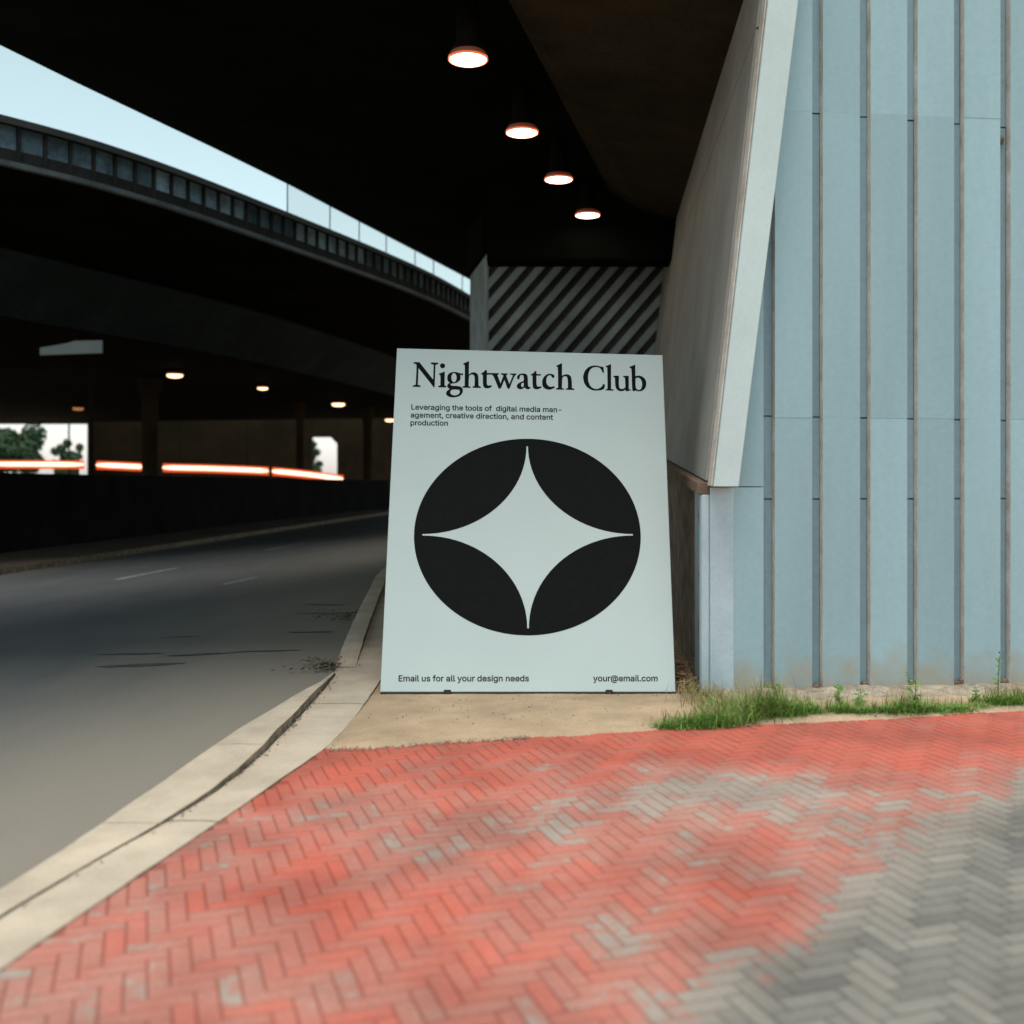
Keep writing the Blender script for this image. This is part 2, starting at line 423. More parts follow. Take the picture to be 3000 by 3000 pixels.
# printed outlines of the sign, in 1/5 mm from its lower left corner
TITLE = """788 12454 1007 12451 1545 11730 1554 12344 1446 12374 1447 12440 1720 12429 1718 12366 1621 12337 1609 11415 1583 11404 980 12205 973 11512 1077 11487 1075 11429 785 11433 786 11491 892 11516 905 12106 900 12339 884 12361 851 12379 787 12392
1987 12309 1987 12292 1985 12277 1981 12261 1974 12247 1965 12234 1955 12223 1943 12213 1930 12206 1915 12201 1901 12199 1885 12199 1871 12201 1855 12206 1843 12213 1829 12223 1819 12234 1809 12247 1803 12261 1797 12277 1795 12292 1795 12309 1796 12323 1801 12340 1807 12353 1816 12367 1826 12377 1839 12387 1851 12394 1867 12399 1881 12402 1897 12402 1911 12399 1926 12394 1939 12387 1952 12377 1962 12367 1972 12353 1979 12340 1984 12323
1764 11971 1979 12069 1984 11487 2052 11458 2049 11407 1742 11415 1745 11465 1824 11491 1823 11780 1815 11897 1802 11913 1785 11926 1758 11934
2564 11990 2603 11986 2671 11989 2672 11905 2565 11923 2581 11857 2582 11803 2576 11752 2552 11698 2519 11657 2468 11617 2415 11592 2352 11576 2298 11572 2253 11567 2217 11559 2208 11512 2240 11486 2292 11475 2402 11472 2512 11462 2577 11443 2619 11418 2653 11377 2671 11332 2677 11272 2670 11214 2646 11153 2612 11106 2560 11062 2507 11034 2431 11011 2355 10999 2270 11000 2201 11014 2133 11043 2086 11079 2054 11124 2045 11164 2051 11209 2068 11248 2105 11289 2177 11342 2123 11387 2096 11421 2085 11451 2084 11488 2094 11522 2120 11558 2173 11603 2118 11651 2091 11703 2079 11761 2078 11830 2087 11889 2115 11948 2153 11990 2215 12024 2284 12041 2357 12048 2411 12043 2465 12030 2527 12004
2431 11826 2432 11794 2430 11768 2425 11738 2419 11713 2410 11688 2400 11669 2387 11650 2374 11638 2358 11628 2344 11624 2327 11624 2313 11628 2297 11638 2284 11650 2270 11669 2260 11688 2249 11713 2242 11738 2237 11768 2234 11794 2233 11826 2235 11853 2240 11883 2246 11907 2255 11933 2265 11952 2278 11971 2291 11983 2307 11993 2321 11997 2338 11997 2352 11993 2368 11983 2381 11971 2395 11952 2406 11933 2416 11907 2423 11883 2429 11853
2216 11259 2235 11296 2258 11309 2307 11319 2368 11322 2440 11320 2538 11310 2563 11254 2564 11211 2549 11173 2518 11136 2480 11111 2431 11092 2385 11084 2331 11087 2285 11100 2243 11127 2200 11180
2682 12399 2896 12502 2890 11934 2955 11993 3011 12020 3065 12031 3123 12026 3170 12007 3214 11967 3242 11916 3261 11774 3269 11469 3353 11440 3350 11386 3043 11393 3043 11444 3116 11469 3118 11734 3108 11857 3091 11899 3062 11930 3032 11942 2993 11942 2957 11930 2926 11908 2908 11883 2896 11758 2892 11462 2970 11433 2967 11389 2657 11396 2659 11447 2742 11469 2741 12067 2736 12304 2723 12344 2676 12359
3371 11996 3427 12023 3466 12057 3514 12124 3581 12117 3579 12004 3753 12000 3747 11934 3579 11934 3577 11660 3585 11542 3609 11494 3653 11486 3692 11487 3753 11498 3777 11451 3723 11406 3672 11382 3619 11371 3560 11371 3514 11382 3471 11416 3445 11461 3428 11604 3426 11923 3365 11942
3753 12000 4028 11996 4025 11945 3978 11920 4096 11570 4202 11887 4183 11916 4156 11931 4102 11942 4105 11989 4370 11985 4366 11934 4303 11912 4430 11549 4564 11898 4544 11919 4516 11929 4457 11934 4460 11985 4705 11978 4701 11927 4650 11906 4578 11752 4437 11360 4364 11349 4243 11716 4104 11360 4027 11357 3874 11757 3798 11913 3747 11934
4721 11782 4719 11820 4727 11862 4756 11909 4797 11948 4858 11976 4920 11984 4988 11981 5042 11968 5088 11935 5114 11893 5130 11765 5131 11590 5140 11470 5164 11425 5206 11425 5226 11420 5241 11404 5189 11351 5148 11331 5110 11331 5065 11351 5004 11404 4931 11351 4872 11331 4819 11331 4767 11354 4731 11392 4711 11439 4711 11481 4732 11530 4767 11571 4837 11617 4972 11676 4975 11790 4968 11854 4946 11912 4892 11920 4861 11913 4843 11897 4829 11862 4824 11820 4812 11780 4788 11737 4738 11745
4971 11614 4888 11570 4875 11509 4878 11470 4897 11425 4944 11422 4969 11451 4976 11503
5247 11949 5309 11975 5350 12011 5402 12080 5459 12073 5458 11960 5632 11952 5625 11894 5458 11894 5453 11623 5461 11504 5485 11451 5528 11443 5568 11445 5631 11458 5654 11415 5593 11370 5541 11345 5490 11332 5433 11331 5387 11343 5345 11374 5320 11415 5305 11562 5307 11894 5244 11898
6144 11887 6126 11814 6069 11796 6045 11828 6029 11855 6010 11898 5961 11908 5923 11899 5887 11875 5856 11829 5838 11774 5828 11707 5827 11648 5836 11585 5853 11534 5883 11488 5918 11460 5961 11441 5999 11436 6049 11440 6122 11462 6148 11404 6067 11351 6003 11326 5944 11316 5872 11321 5808 11341 5748 11379 5710 11424 5681 11490 5670 11557 5670 11640 5683 11715 5714 11797 5753 11860 5808 11916 5862 11948 5925 11968 5979 11970 6036 11963 6079 11949 6115 11927
6217 12307 6433 12414 6425 11887 6484 11921 6535 11940 6585 11950 6643 11944 6692 11924 6739 11883 6770 11832 6790 11688 6794 11378 6881 11357 6876 11302 6563 11313 6564 11360 6638 11386 6642 11645 6633 11771 6605 11850 6549 11866 6511 11863 6480 11848 6453 11828 6439 11807 6426 11684 6414 11382 6497 11357 6493 11313 6187 11321 6191 11368 6268 11393 6273 11985 6269 12221 6253 12263 6209 12274
8020 12017 7964 12008 7936 12104 7903 12165 7865 12207 7805 12239 7741 12250 7660 12242 7588 12216 7519 12160 7472 12089 7433 11994 7414 11902 7408 11786 7415 11681 7442 11570 7478 11486 7537 11412 7601 11370 7676 11345 7740 11345 7812 11364 7871 11396 7924 11449 7974 11543 8041 11531 8028 11428 8009 11370 7986 11335 7927 11306 7850 11290 7755 11280 7671 11277 7573 11294 7491 11326 7401 11386 7332 11456 7272 11559 7240 11664 7223 11784 7228 11882 7254 11994 7295 12086 7358 12174 7424 12234 7509 12281 7588 12303 7672 12313 7736 12311 7812 12296 7876 12273 7939 12260 8004 12260
8084 12284 8298 12371 8268 11345 8362 11318 8358 11275 8062 11284 8066 11327 8134 11351 8147 11977 8145 12220 8133 12237 8114 12249 8083 12253
8368 11885 8579 11894 8569 11582 8572 11442 8584 11400 8609 11366 8641 11349 8682 11345 8721 11355 8761 11373 8807 11406 8811 11684 8803 11798 8788 11816 8767 11830 8732 11839 8739 11885 8953 11885 8937 11345 8959 11330 8982 11324 9023 11324 9016 11287 8824 11245 8816 11315 8751 11275 8700 11257 8655 11251 8599 11258 8548 11275 8500 11309 8469 11351 8444 11412 8433 11475 8428 11586 8429 11713 8423 11798 8410 11816 8393 11830 8367 11839
9000 12257 9218 12352 9205 11863 9262 11886 9309 11894 9354 11894 9414 11878 9471 11849 9528 11800 9567 11744 9596 11673 9606 11610 9603 11528 9587 11451 9552 11376 9509 11324 9449 11279 9390 11254 9329 11243 9285 11250 9240 11262 9208 11276 9168 11274 9110 11245 9070 11285 9059 11529 9066 11923 9063 12167 9052 12189 9032 12206 8996 12220
9205 11772 9259 11805 9302 11811 9340 11800 9381 11767 9411 11722 9435 11658 9446 11595 9445 11517 9433 11447 9412 11381 9387 11339 9354 11311 9321 11304 9284 11309 9252 11326 9223 11359 9205 11398 9197 11516"""
TAG_A = """762 10513 756 10715 782 10715 788 10535 883 10533 883 10510
982 10505 961 10508 943 10516 929 10528 918 10543 911 10562 908 10584 909 10606 915 10625 925 10640 938 10652 955 10659 974 10661 999 10657 1010 10651 1021 10643 1030 10633 1037 10619 1041 10603 1043 10584 1044 10574 924 10577 924 10597 1030 10595 1018 10588 1017 10602 1013 10614 1007 10625 998 10633 988 10638 975 10640 962 10638 951 10634 943 10626 937 10616 933 10605 932 10593 933 10580 935 10564 939 10551 947 10541 956 10533 968 10529 981 10527 998 10529 1010 10537 1018 10550 1042 10543 1038 10532 1031 10523 1021 10515 1010 10510 996 10506
1124 10506 1061 10658 1088 10657 1123 10567 1133 10540 1141 10513 1132 10514 1139 10540 1147 10567 1177 10655 1204 10655 1150 10505
1300 10499 1280 10502 1262 10509 1247 10521 1237 10537 1230 10556 1227 10578 1228 10599 1234 10618 1244 10634 1258 10646 1274 10653 1294 10655 1318 10650 1330 10645 1340 10637 1349 10626 1356 10613 1360 10597 1362 10578 1363 10568 1243 10570 1243 10591 1349 10589 1337 10582 1336 10596 1332 10608 1326 10618 1317 10626 1307 10631 1294 10633 1281 10632 1271 10627 1262 10620 1256 10610 1252 10599 1251 10587 1252 10573 1254 10558 1258 10545 1266 10535 1275 10527 1287 10522 1300 10520 1316 10523 1329 10530 1337 10543 1361 10537 1356 10526 1349 10517 1340 10509 1329 10503 1315 10500
1399 10500 1395 10651 1419 10650 1419 10627 1421 10627 1426 10637 1435 10645 1446 10650 1459 10652 1466 10651 1472 10651 1472 10627 1467 10628 1457 10628 1447 10627 1438 10624 1431 10619 1425 10612 1422 10604 1421 10594 1423 10499
1546 10494 1532 10495 1519 10499 1509 10506 1500 10516 1495 10527 1493 10541 1494 10553 1497 10562 1503 10569 1511 10574 1530 10581 1551 10584 1564 10586 1573 10587 1586 10590 1589 10593 1590 10597 1590 10598 1586 10614 1575 10624 1567 10627 1557 10628 1538 10625 1526 10617 1519 10606 1495 10614 1501 10626 1510 10635 1520 10642 1531 10647 1556 10650 1574 10647 1593 10639 1601 10632 1608 10623 1613 10611 1615 10595 1617 10496 1593 10496 1592 10517 1591 10517 1583 10506 1568 10497 1558 10494
1550 10515 1562 10516 1573 10520 1581 10526 1587 10533 1590 10542 1591 10551 1591 10572 1584 10569 1573 10566 1560 10565 1550 10564 1534 10560 1522 10553 1518 10547 1517 10539 1522 10526 1533 10518
1722 10434 1707 10435 1693 10439 1681 10444 1672 10451 1659 10467 1679 10478 1687 10468 1701 10459 1710 10456 1722 10455 1739 10457 1752 10463 1761 10474 1763 10490 1763 10520 1760 10520 1753 10509 1739 10499 1729 10496 1716 10495 1699 10498 1683 10505 1670 10516 1659 10530 1653 10549 1650 10571 1652 10593 1657 10611 1667 10626 1680 10638 1695 10644 1713 10646 1726 10645 1737 10641 1751 10630 1759 10619 1761 10619 1760 10643 1784 10643 1788 10489 1786 10471 1780 10457 1769 10446 1756 10439 1740 10435
1720 10517 1733 10518 1743 10523 1752 10530 1757 10541 1761 10554 1762 10569 1760 10584 1756 10598 1750 10609 1741 10617 1730 10623 1717 10625 1704 10623 1693 10618 1685 10609 1679 10599 1676 10586 1675 10571 1677 10556 1681 10543 1687 10532 1696 10524 1707 10519
1830 10491 1827 10642 1851 10642 1855 10491
1839 10667 1832 10668 1827 10672 1823 10677 1821 10684 1822 10690 1826 10695 1831 10698 1838 10699 1845 10698 1850 10694 1854 10689 1855 10683 1854 10677 1851 10672 1845 10668
1920 10579 1921 10489 1897 10490 1894 10641 1917 10640 1918 10604 1915 10604 1923 10621 1934 10633 1948 10639 1964 10641 1979 10639 1991 10634 2002 10626 2010 10615 2015 10601 2017 10583 2019 10487 1995 10488 1993 10581 1990 10597 1983 10609 1972 10617 1957 10619 1947 10619 1938 10615 1930 10610 1924 10602 1921 10592
2125 10426 2109 10427 2095 10430 2084 10436 2074 10443 2061 10459 2081 10470 2090 10460 2103 10451 2113 10448 2124 10447 2141 10449 2154 10455 2163 10466 2166 10482 2165 10512 2163 10512 2155 10501 2142 10491 2132 10488 2119 10487 2101 10490 2085 10497 2072 10508 2062 10522 2055 10541 2053 10563 2054 10584 2060 10603 2070 10618 2083 10629 2098 10636 2116 10638 2129 10637 2139 10633 2154 10622 2162 10611 2164 10611 2163 10635 2187 10635 2190 10480 2188 10463 2182 10448 2172 10438 2158 10431 2142 10427
2122 10509 2135 10510 2146 10515 2154 10522 2160 10533 2164 10546 2165 10561 2163 10576 2159 10589 2153 10600 2144 10609 2133 10614 2120 10616 2107 10615 2096 10610 2088 10601 2082 10590 2079 10577 2078 10563 2079 10548 2083 10535 2090 10524 2098 10516 2109 10511
2366 10631 2366 10610 2287 10612 2287 10633
2309 10669 2334 10668 2337 10520 2338 10511 2341 10505 2346 10502 2355 10500 2361 10501 2367 10502 2372 10481 2364 10479 2354 10479 2337 10482 2324 10490 2315 10502 2312 10518
2422 10569 2424 10479 2399 10480 2396 10682 2420 10682 2422 10593 2417 10594 2425 10611 2437 10623 2451 10629 2467 10631 2482 10629 2494 10624 2505 10616 2513 10605 2518 10590 2520 10573 2522 10477 2497 10478 2495 10571 2493 10587 2486 10599 2475 10607 2460 10609 2450 10608 2441 10605 2433 10599 2427 10591 2423 10581
2628 10472 2607 10475 2590 10482 2575 10494 2565 10510 2558 10529 2555 10551 2557 10573 2563 10592 2573 10607 2587 10619 2604 10626 2623 10628 2647 10623 2659 10618 2669 10610 2678 10599 2685 10586 2689 10570 2691 10551 2691 10541 2572 10543 2571 10564 2677 10562 2666 10555 2665 10569 2661 10581 2655 10591 2646 10599 2636 10604 2623 10606 2610 10605 2600 10600 2591 10593 2585 10583 2581 10572 2580 10560 2580 10547 2582 10531 2587 10518 2594 10508 2603 10500 2615 10495 2628 10493 2644 10496 2657 10503 2665 10516 2689 10510 2684 10499 2677 10490 2668 10482 2656 10476 2643 10473
2860 10621 2861 10600 2781 10602 2781 10623
2804 10659 2829 10658 2831 10510 2832 10501 2835 10495 2840 10492 2849 10490 2855 10491 2861 10492 2866 10471 2858 10469 2848 10469 2831 10472 2817 10480 2809 10492 2806 10508
2955 10465 2936 10468 2919 10476 2905 10488 2894 10503 2887 10523 2885 10544 2887 10566 2893 10585 2903 10601 2917 10612 2934 10619 2953 10621 2973 10618 2990 10611 3004 10599 3015 10583 3022 10564 3024 10542 3022 10520 3016 10501 3006 10486 2992 10474 2975 10467
2955 10487 2969 10489 2980 10494 2989 10503 2995 10514 2998 10528 2999 10542 2998 10557 2994 10570 2988 10582 2979 10591 2968 10597 2953 10600 2940 10598 2929 10592 2920 10583 2914 10572 2911 10559 2910 10544 2911 10529 2915 10516 2921 10504 2930 10495 2941 10489
3122 10462 3102 10465 3085 10472 3071 10484 3061 10500 3054 10519 3052 10541 3053 10563 3060 10582 3070 10597 3084 10609 3101 10616 3120 10618 3140 10615 3157 10607 3171 10595 3182 10580 3189 10560 3191 10538 3189 10516 3183 10498 3172 10482 3159 10471 3142 10464
3122 10484 3136 10485 3147 10491 3156 10500 3162 10511 3165 10524 3166 10539 3165 10553 3161 10567 3155 10579 3146 10588 3134 10594 3120 10596 3107 10595 3096 10589 3087 10580 3081 10569 3078 10555 3076 10540 3078 10526 3082 10513 3088 10501 3097 10492 3108 10486
3261 10461 3246 10464 3235 10471 3229 10482 3226 10496 3224 10665 3249 10665 3251 10502 3251 10493 3253 10487 3257 10484 3264 10483 3270 10483 3273 10484 3278 10463 3270 10462
3355 10457 3340 10459 3326 10462 3315 10468 3306 10476 3299 10487 3295 10499 3319 10503 3323 10492 3331 10485 3341 10480 3354 10478 3368 10480 3379 10485 3386 10492 3389 10500 3387 10508 3383 10514 3376 10518 3366 10522 3341 10528 3323 10535 3310 10544 3302 10556 3299 10570 3301 10583 3306 10593 3315 10602 3326 10608 3340 10612 3355 10613 3370 10612 3382 10608 3392 10602 3400 10594 3411 10574 3388 10570 3384 10578 3378 10585 3368 10591 3355 10592 3343 10591 3333 10587 3326 10580 3324 10571 3326 10564 3330 10558 3338 10553 3350 10549 3373 10543 3391 10537 3404 10527 3411 10516 3414 10501 3412 10489 3407 10478 3398 10469 3386 10462 3371 10458
3587 10452 3567 10455 3550 10463 3536 10475 3526 10491 3519 10510 3517 10532 3519 10554 3525 10573 3535 10588 3549 10599 3566 10606 3586 10608 3605 10606 3622 10598 3636 10586 3647 10570 3654 10551 3656 10529 3654 10507 3648 10488 3637 10473 3623 10461 3606 10454
3587 10474 3601 10476 3612 10481 3620 10490 3626 10502 3630 10515 3631 10529 3630 10544 3626 10557 3620 10569 3611 10578 3600 10585 3586 10587 3572 10585 3561 10579 3552 10571 3546 10559 3543 10546 3542 10531 3543 10517 3547 10503 3553 10492 3562 10482 3573 10476
3761 10603 3761 10582 3672 10584 3672 10605
3703 10453 3701 10625 3703 10637 3707 10646 3714 10654 3723 10659 3744 10663 3758 10662 3766 10659 3760 10638 3755 10640 3747 10641 3738 10640 3731 10636 3727 10629 3726 10619 3727 10453
4001 10444 3983 10447 3968 10454 3955 10466 3945 10482 3938 10501 3936 10524 3938 10546 3944 10565 3954 10580 3967 10591 3983 10598 4001 10600 4014 10599 4024 10595 4038 10584 4045 10573 4047 10573 4047 10649 4071 10648 4072 10446 4049 10446 4048 10470 4046 10470 4038 10459 4024 10448 4014 10445
4005 10466 4018 10467 4028 10472 4037 10481 4043 10492 4047 10506 4048 10522 4047 10537 4043 10551 4037 10562 4028 10571 4017 10576 4005 10578 3991 10577 3980 10571 3972 10563 3966 10552 3962 10538 3961 10523 3963 10508 3966 10494 3973 10483 3981 10474 3992 10468
4114 10445 4114 10596 4139 10595 4139 10445
4126 10621 4120 10622 4114 10626 4111 10631 4109 10637 4111 10643 4114 10649 4120 10652 4126 10653 4133 10652 4138 10648 4142 10643 4143 10636 4142 10630 4139 10625 4133 10622
4243 10383 4228 10384 4214 10388 4203 10393 4193 10400 4181 10416 4201 10427 4209 10417 4222 10408 4232 10405 4243 10404 4260 10406 4274 10412 4282 10423 4285 10439 4285 10469 4283 10469 4275 10458 4262 10448 4251 10445 4239 10444 4221 10447 4205 10454 4192 10465 4182 10479 4176 10498 4174 10520 4176 10541 4182 10560 4192 10575 4205 10586 4221 10593 4239 10595 4252 10594 4262 10590 4276 10579 4284 10568 4286 10568 4286 10592 4310 10592 4310 10438 4308 10420 4301 10406 4291 10395 4277 10388 4261 10384
4242 10466 4255 10467 4266 10472 4274 10479 4281 10490 4284 10503 4286 10518 4284 10533 4281 10546 4274 10558 4266 10566 4255 10571 4242 10573 4229 10572 4218 10567 4210 10558 4204 10547 4200 10534 4199 10520 4200 10505 4204 10492 4210 10481 4219 10473 4229 10468
4352 10440 4352 10591 4376 10590 4377 10440
4364 10616 4358 10617 4352 10621 4349 10626 4347 10632 4349 10639 4352 10644 4358 10647 4364 10648 4371 10647 4376 10643 4380 10638 4381 10632 4380 10625 4376 10620 4371 10617
4480 10588 4480 10568 4400 10569 4400 10590
4424 10626 4448 10626 4448 10477 4449 10468 4452 10462 4458 10459 4466 10458 4472 10458 4479 10459 4483 10438 4475 10437 4465 10436 4448 10439 4435 10447 4427 10459 4424 10476
4553 10433 4540 10434 4527 10439 4516 10445 4508 10455 4503 10466 4501 10480 4503 10492 4506 10501 4513 10508 4520 10513 4539 10520 4561 10523 4573 10525 4583 10526 4596 10529 4599 10532 4600 10536 4600 10537 4596 10553 4586 10563 4577 10566 4568 10567 4549 10564 4536 10556 4529 10545 4506 10553 4512 10565 4521 10574 4531 10581 4543 10585 4567 10589 4585 10586 4604 10578 4612 10571 4619 10562 4623 10550 4624 10534 4624 10435 4600 10435 4600 10456 4599 10456 4590 10445 4576 10436 4565 10433
4558 10454 4570 10455 4581 10459 4589 10465 4595 10472 4599 10481 4600 10490 4600 10511 4593 10508 4582 10505 4570 10504 4560 10503 4543 10499 4531 10492 4527 10486 4526 10478 4530 10465 4541 10457
4701 10432 4686 10435 4675 10442 4669 10453 4667 10467 4667 10636 4691 10636 4691 10472 4692 10464 4694 10458 4698 10455 4704 10454 4710 10454 4714 10454 4718 10434 4710 10433
4818 10431 4818 10581 4842 10581 4842 10548 4840 10548 4844 10559 4850 10568 4866 10579 4885 10583 4900 10580 4913 10572 4921 10560 4926 10546 4923 10546 4926 10556 4933 10565 4950 10577 4961 10580 4973 10581 4985 10579 4997 10575 5007 10567 5014 10557 5019 10544 5021 10528 5020 10427 4996 10427 4996 10528 4994 10542 4987 10552 4977 10557 4965 10559 4956 10558 4947 10555 4936 10544 4932 10527 4931 10428 4907 10429 4907 10532 4905 10544 4899 10553 4889 10559 4877 10561 4860 10557 4853 10552 4848 10545 4844 10536 4843 10525 4842 10430
5127 10421 5106 10424 5089 10432 5074 10444 5064 10459 5058 10478 5056 10500 5058 10522 5064 10541 5075 10556 5088 10568 5105 10575 5125 10577 5149 10573 5160 10567 5170 10559 5179 10548 5186 10535 5190 10519 5191 10500 5191 10490 5072 10493 5072 10513 5178 10511 5166 10504 5165 10518 5162 10530 5156 10541 5148 10549 5137 10554 5125 10556 5112 10554 5101 10550 5092 10542 5086 10532 5082 10521 5080 10509 5080 10496 5082 10480 5086 10467 5093 10457 5102 10449 5114 10445 5127 10443 5144 10445 5156 10453 5164 10466 5188 10459 5184 10448 5176 10439 5167 10431 5155 10426 5142 10422
5282 10418 5264 10421 5249 10428 5236 10440 5226 10456 5220 10475 5218 10498 5220 10520 5226 10539 5236 10554 5249 10565 5265 10572 5283 10574 5296 10573 5306 10569 5320 10558 5327 10547 5329 10547 5330 10623 5354 10622 5353 10420 5329 10420 5329 10444 5327 10444 5319 10433 5305 10422 5295 10419
5286 10440 5299 10441 5309 10447 5318 10455 5324 10466 5328 10480 5329 10496 5328 10511 5325 10525 5319 10536 5310 10545 5300 10550 5287 10552 5273 10551 5263 10545 5254 10537 5248 10526 5244 10512 5243 10497 5244 10482 5248 10468 5254 10457 5262 10448 5273 10442
5395 10419 5396 10570 5421 10569 5420 10419
5409 10595 5402 10596 5397 10600 5393 10605 5392 10611 5393 10617 5397 10623 5403 10626 5409 10627 5416 10626 5421 10622 5425 10617 5426 10610 5425 10604 5421 10599 5416 10596
5505 10413 5491 10415 5479 10419 5468 10426 5460 10435 5455 10447 5453 10461 5455 10472 5459 10482 5465 10489 5473 10494 5492 10501 5513 10504 5526 10505 5536 10506 5548 10509 5551 10512 5552 10517 5552 10518 5549 10534 5538 10544 5530 10547 5521 10548 5502 10545 5489 10537 5482 10526 5458 10533 5465 10546 5474 10555 5484 10562 5496 10566 5520 10569 5538 10567 5557 10559 5565 10552 5571 10543 5576 10531 5577 10515 5576 10415 5552 10416 5552 10436 5551 10437 5542 10426 5527 10417 5517 10414
5510 10435 5522 10436 5533 10440 5541 10445 5547 10453 5551 10462 5552 10471 5552 10491 5546 10488 5534 10486 5522 10484 5512 10483 5495 10480 5483 10473 5479 10467 5478 10459 5482 10446 5493 10438
5694 10413 5695 10564 5719 10563 5719 10530 5717 10530 5721 10541 5727 10550 5743 10561 5762 10565 5777 10562 5789 10554 5798 10543 5803 10528 5799 10528 5803 10538 5809 10547 5827 10559 5838 10562 5849 10563 5862 10562 5874 10557 5883 10550 5891 10539 5896 10526 5897 10510 5896 10409 5872 10409 5873 10510 5870 10524 5864 10534 5854 10539 5842 10541 5832 10540 5824 10537 5812 10526 5808 10509 5807 10411 5783 10411 5784 10514 5782 10526 5775 10535 5766 10541 5754 10543 5737 10539 5730 10534 5724 10527 5720 10518 5719 10507 5718 10413
5981 10404 5968 10405 5955 10410 5945 10417 5937 10426 5932 10437 5930 10451 5931 10463 5935 10472 5941 10479 5949 10485 5969 10491 5990 10494 6002 10496 6012 10497 6025 10500 6028 10503 6029 10507 6029 10508 6026 10524 6015 10534 6007 10537 5997 10538 5979 10535 5966 10527 5959 10516 5935 10524 5942 10536 5950 10545 5961 10552 5972 10557 5997 10560 6015 10557 6034 10549 6042 10542 6048 10533 6052 10521 6054 10506 6052 10406 6028 10406 6029 10427 6027 10427 6019 10416 6004 10407 5994 10405
5986 10425 5999 10426 6009 10430 6017 10436 6023 10443 6027 10452 6029 10461 6029 10482 6022 10479 6011 10476 5998 10475 5989 10474 5972 10470 5959 10463 5956 10457 5955 10449 5959 10436 5970 10428
6120 10494 6119 10404 6095 10405 6097 10556 6120 10555 6120 10519 6116 10519 6125 10536 6136 10548 6151 10554 6167 10556 6181 10554 6194 10549 6204 10541 6212 10530 6217 10516 6218 10498 6217 10402 6192 10403 6194 10496 6191 10512 6185 10524 6174 10532 6159 10534 6149 10533 6140 10530 6132 10524 6126 10517 6122 10507
6375 10496 6374 10474 6285 10476 6285 10498"""
